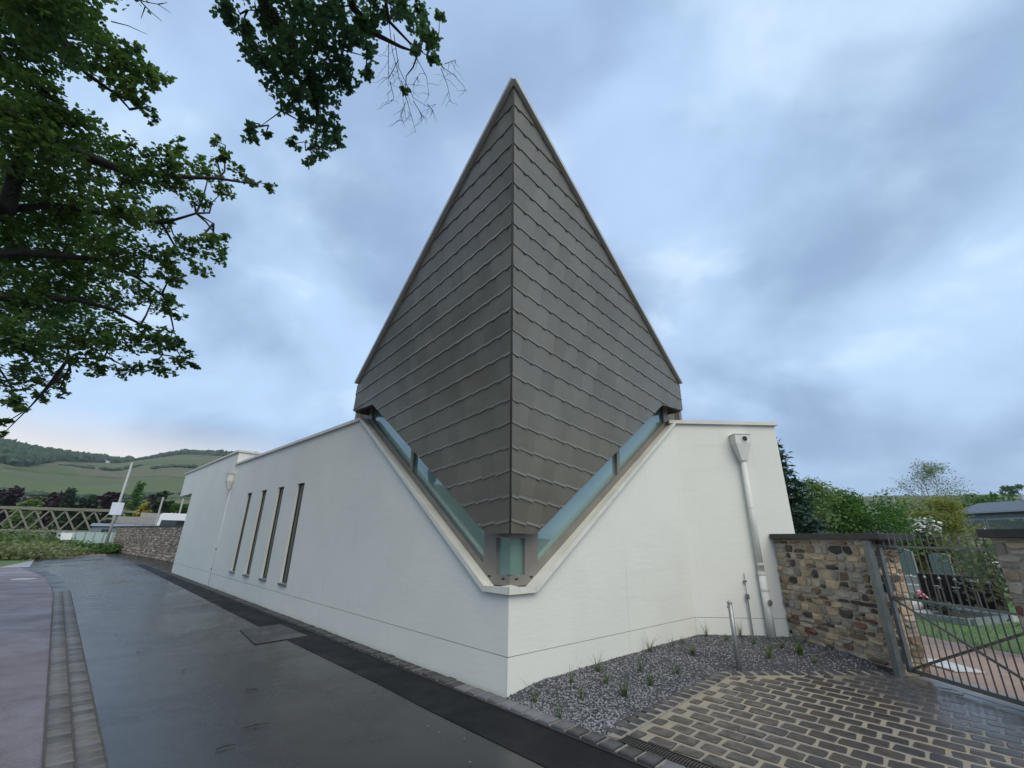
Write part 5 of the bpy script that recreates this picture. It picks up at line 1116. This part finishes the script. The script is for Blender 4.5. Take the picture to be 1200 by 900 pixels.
# ---- hills
def hill(name, az0, az1, prof, r0_, r1_, m, zfoot=0.0, nr_=50):
    azs = np.radians(np.arange(az0, az1 + .01, .5)); rs = np.linspace(0, 1, nr_); V = []; Fc = []; table = {}
    for i, a in enumerate(azs):
        cel = np.interp(math.degrees(a), [p[0] for p in prof], [p[1] for p in prof])
        for j, t in enumerate(rs):
            r = r0_ + (r1_ - r0_) * t; sm = t * t * (3 - 2 * t) * .55 + t * .45; z = zfoot + (EYE + r1_ * math.tan(math.radians(cel)) - zfoot) * sm + 1.2 * math.sin(a * 60 + t * 9) * t * (1 - t) * 3
            V.append((r * math.sin(a), r * math.cos(a), z - .2))
    n = len(rs)
    for i in range(len(azs) - 1):
        for j in range(n - 1): Fc.append((i*n+j, (i+1)*n+j, (i+1)*n+j+1, i*n+j+1))
    # back slope
    k = len(V)
    for i, a in enumerate(azs): V.append((r1_ * 1.5 * math.sin(a), r1_ * 1.5 * math.cos(a), -5))
    for i in range(len(azs) - 1): Fc.append((i*n+n-1, (i+1)*n+n-1, k+i+1, k+i))
    me = bpy.data.meshes.new(name); me.from_pydata(V, [], Fc); me.polygons.foreach_set('use_smooth', [True] * len(Fc)); return link(name, me, m, None, 'structure')
PROF_L = [(-85, 6), (-60, 7.0), (-50.3, 6.4), (-47.7, 6.05), (-44.8, 5.95), (-42.3, 6.0), (-40.2, 6.75), (-37.6, 7.5), (-31.7, 7.9), (-20, 7.5), (-10, 6)]
def vineyard():
    m, nt, b = new_mat('vineyard_slope')
    t = N_(nt, 'ShaderNodeTexCoord'); vo = N_(nt, 'ShaderNodeTexVoronoi'); vo.inputs['Scale'].default_value = .011; mp = N_(nt, 'ShaderNodeMapping'); mp.inputs['Rotation'].default_value = (0, 0, .75); mp.inputs['Scale'].default_value = (.7, 1.5, .2)
    nt.links.new(t.outputs['Object'], mp.inputs[0]); nt.links.new(mp.outputs[0], vo.inputs['Vector'])
    sp_ = N_(nt, 'ShaderNodeSeparateColor'); nt.links.new(vo.outputs['Color'], sp_.inputs[0])
    cc = mixc(nt, ramp(nt, sp_.outputs[0], .3, .7), (.092, .125, .05), (.16, .14, .10))
    cc = mixc(nt, ramp(nt, sp_.outputs[1], .55, .95, 0, .7), cc, (.115, .15, .06))
    wv = N_(nt, 'ShaderNodeTexWave'); wv.inputs['Scale'].default_value = .16; wv.inputs['Distortion'].default_value = 1.5; mp2 = N_(nt, 'ShaderNodeMapping'); mp2.inputs['Rotation'].default_value = (0, 0, .82); nt.links.new(t.outputs['Object'], mp2.inputs[0]); nt.links.new(mp2.outputs[0], wv.inputs['Vector'])
    cc = mixc(nt, ramp(nt, wv.outputs['Fac'], .4, .8, 0, .35), cc, (.055, .08, .03))
    s = N_(nt, 'ShaderNodeSeparateXYZ'); nt.links.new(t.outputs['Object'], s.inputs[0])
    ad = N_(nt, 'ShaderNodeMath', operation='MULTIPLY_ADD'); nt.links.new(noise(nt, .012, 3), ad.inputs[0]); ad.inputs[1].default_value = 14; nt.links.new(s.outputs[2], ad.inputs[2])
    md_ = N_(nt, 'ShaderNodeMath', operation='PINGPONG'); nt.links.new(ad.outputs[0], md_.inputs[0]); md_.inputs[1].default_value = 13
    cc = mixc(nt, ramp(nt, md_.outputs[0], 1.1, .5, 0, .8), cc, (.05, .065, .03))
    cc = mixc(nt, ramp(nt, noise(nt, .02, 4), .55, .7, 0, .4), cc, (.20, .17, .12))
    cc = mixc(nt, ramp(nt, noise(nt, .3, 3), .4, .7, 0, .35), cc, (.05, .075, .03))
    nt.links.new(cc, b.inputs['Base Color']); b.inputs['Roughness'].default_value = .95; b.inputs['Specular IOR Level'].default_value = .1; return m
hill('vineyard_hill', -85, -8, PROF_L, 170, 900, vineyard())
PROF_R = [(10, 4.0), (25, 4.9), (30, 4.85), (38, 4.6), (47, 4.3), (50, 4.15), (60, 4.3), (85, 5)]
def field_mat():
    m, nt, b = new_mat('right_field_slope'); cc = mixc(nt, ramp(nt, noise(nt, .012, 4), .4, .6), (.09, .13, .04), (.13, .13, .065)); cc = mixc(nt, ramp(nt, noise(nt, .06, 4), .45, .7, 0, .5), cc, (.065, .10, .03)); nt.links.new(cc, b.inputs['Base Color']); b.inputs['Roughness'].default_value = .95; return m
hill('field_hill', 10, 85, PROF_R, 130, 560, field_mat())
# woods on the crest
bm = bmesh.new(); bmesh.ops.create_icosphere(bm, subdivisions=2, radius=1); iv_ = np.array([v.co[:] for v in bm.verts]); if_ = np.array([[v.index for v in f.verts] for f in bm.faces]); bm.free()
Vs = []; Fs = []; cnt = 0
def crown_at(x, y, z, r, h):
    global cnt
    d = iv_ * (1 + .28 * nr.normal(size=(len(iv_), 1)) * .6) * (r, r, h); Vs.append(d + (x, y, z)); Fs.append(if_ + cnt * len(iv_)); cnt += 1
def hz_at(az, t, r0_=170, r1_=900): cel = np.interp(az, [p[0] for p in PROF_L], [p[1] for p in PROF_L]); sm = t * t * (3 - 2 * t) * .55 + t * .45; return (EYE + r1_ * math.tan(math.radians(cel))) * sm
for _ in range(4200):
    az = rng.uniform(-58, -41.5); lo_t = .50 if az < -49 else .50 + .47 * (az + 49) / 6.5; t = rng.uniform(min(.985, lo_t + rng.uniform(-.02, .03)), 1.0); r = 170 + 730 * t; a = math.radians(az); crown_at(r * math.sin(a), r * math.cos(a), hz_at(az, t) + 2, rng.uniform(4, 6.5), rng.uniform(4.5, 8.5))
for _ in range(900):
    az = rng.uniform(-41.5, -24); t = rng.uniform(.965 - .08 * min(1, max(0, (az + 41.5) / 8)), 1.0); r = 170 + 730 * t; a = math.radians(az); crown_at(r * math.sin(a), r * math.cos(a), hz_at(az, t) + 2, rng.uniform(3, 5), rng.uniform(3, 7.5) * min(1, .3 + (az + 41.5) / 6))
for t0, aa, ab, nn in ((.60, -46, -40.6, 26), (.52, -39.5, -36, 26), (.24, -52, -34, 60)):
    for _ in range(nn): az = rng.uniform(aa, ab); t = t0 + rng.uniform(-.008, .008); r = 170 + 730 * t; a = math.radians(az); crown_at(r * math.sin(a), r * math.cos(a), hz_at(az, t) + .6, rng.uniform(2, 4), rng.uniform(1, 2.2))
me = bpy.data.meshes.new('woods'); V_ = np.concatenate(Vs); F_ = np.concatenate(Fs); me.from_pydata(V_.tolist(), [], F_.tolist()); wd = link('woods', me, mat('distant_wood', (.022, .05, .024), (.04, .075, .03), .95, .25, detail=4), None, 'stuff'); wd['label'] = 'dark green wood covering the crest of the vineyard hill'; wd['category'] = 'wood'
hw = np.array(at_D(122, 541, 820)); g = thing('hill_house', 'tiny white house just below the crest of the vineyard hill', 'house', tuple(hw - UPZ * 6)); mb = MB(); mb.obox(hw - UPZ * 1, (9, 0, 0), (0, 7, 0), (0, 0, 5)); mb.build('wall', MT['whitepetal'], g); mb = MB(); mb.prism([hw + (-5, -4, 1.5), hw + (5, -4, 1.5), hw + (5, 0, 4)], (0, .1, 0)); mb.add([hw + (-5, -4, 1.6), hw + (5, -4, 1.6), hw + (5, 0, 4), hw + (-5, 0, 4), hw + (-5, 4, 1.6), hw + (5, 4, 1.6)], [(0, 1, 2, 3), (3, 2, 5, 4)]); mb.build('roof', mr, g)

# ================================================================== litter on the road
for (px, py, L, lb) in ((160, 764, .06, 'short dark curled twig on the wet asphalt'), (213, 786, .05, 'tiny dark twig crumb on the wet asphalt'), (288, 808, .16, 'thin straight dark twig lying on the asphalt'), (285, 853, .20, 'longest thin twig lying on the asphalt'), (253, 878, .14, 'forked dark twig lying on the asphalt'), (236, 710, .14, 'thin twig on the asphalt by the black strip')):
    p = at_z(px, py); a = rng.uniform(-.4, .9); mb = MB(); e = np.array([math.cos(a), math.sin(a), 0]); mb.tube([p + UPZ * .0, p + e * L * .5 + (0, .01, .004), p + e * L], [.004, .004, .002], 5); mb.tube([p + e * L * .45 + UPZ * .004, p + e * L * .6 + np.array([-e[1], e[0], 0]) * L * .3 + UPZ * .002], [.003, .0015], 5); tag(mb.build('twig', MT['bark'], None), lb, 'twig', 'twigs on the road')
for (px, py) in ((502, 851), (544, 865), (551, 893), (515, 858)):
    p = at_z(px, py); mb = MB(); r = rng.uniform(.007, .014); mb.add([(p[0] + a * r * rng.uniform(.8, 1.3), p[1] + b * r * rng.uniform(.8, 1.3), -.003 + r * .5 + c_ * r * .6) for a, b, c_ in octa], of); tag(mb.build('pebble', MT['greystone'], None), 'small pale pebble on the dark asphalt near the nose of the chapel', 'pebble', 'pale pebbles on the asphalt')
for (px, py) in ((98 / 3.46, 640 + 133 / 3.46),):
    p = at_z(px, py); mb = MB(); mb.tube([p - UPZ * .008, p + UPZ * .002], .32, 20); tag(mb.build('manhole_cover', MT['palestone'], None), 'pale round cover set in the mauve pavement', 'manhole cover')

# ================================================================== air
mh_, nt, b = new_mat('thin_haze'); nt.nodes.remove(b)
pv = N_(nt, 'ShaderNodeVolumePrincipled'); pv.inputs['Color'].default_value = (.86, .91, 1, 1); pv.inputs['Density'].default_value = .0002; pv.inputs['Anisotropy'].default_value = .2
nt.links.new(pv.outputs[0], nt.nodes['Material Output'].inputs['Volume'])
mb = MB(); mb.box((-1450, -1450, -7), (1450, 1450, 150)); hz_o = mb.build('haze', mh_, None, 'stuff'); hz_o['label'] = 'thin pale haze softening the far hills'; hz_o['category'] = 'haze'
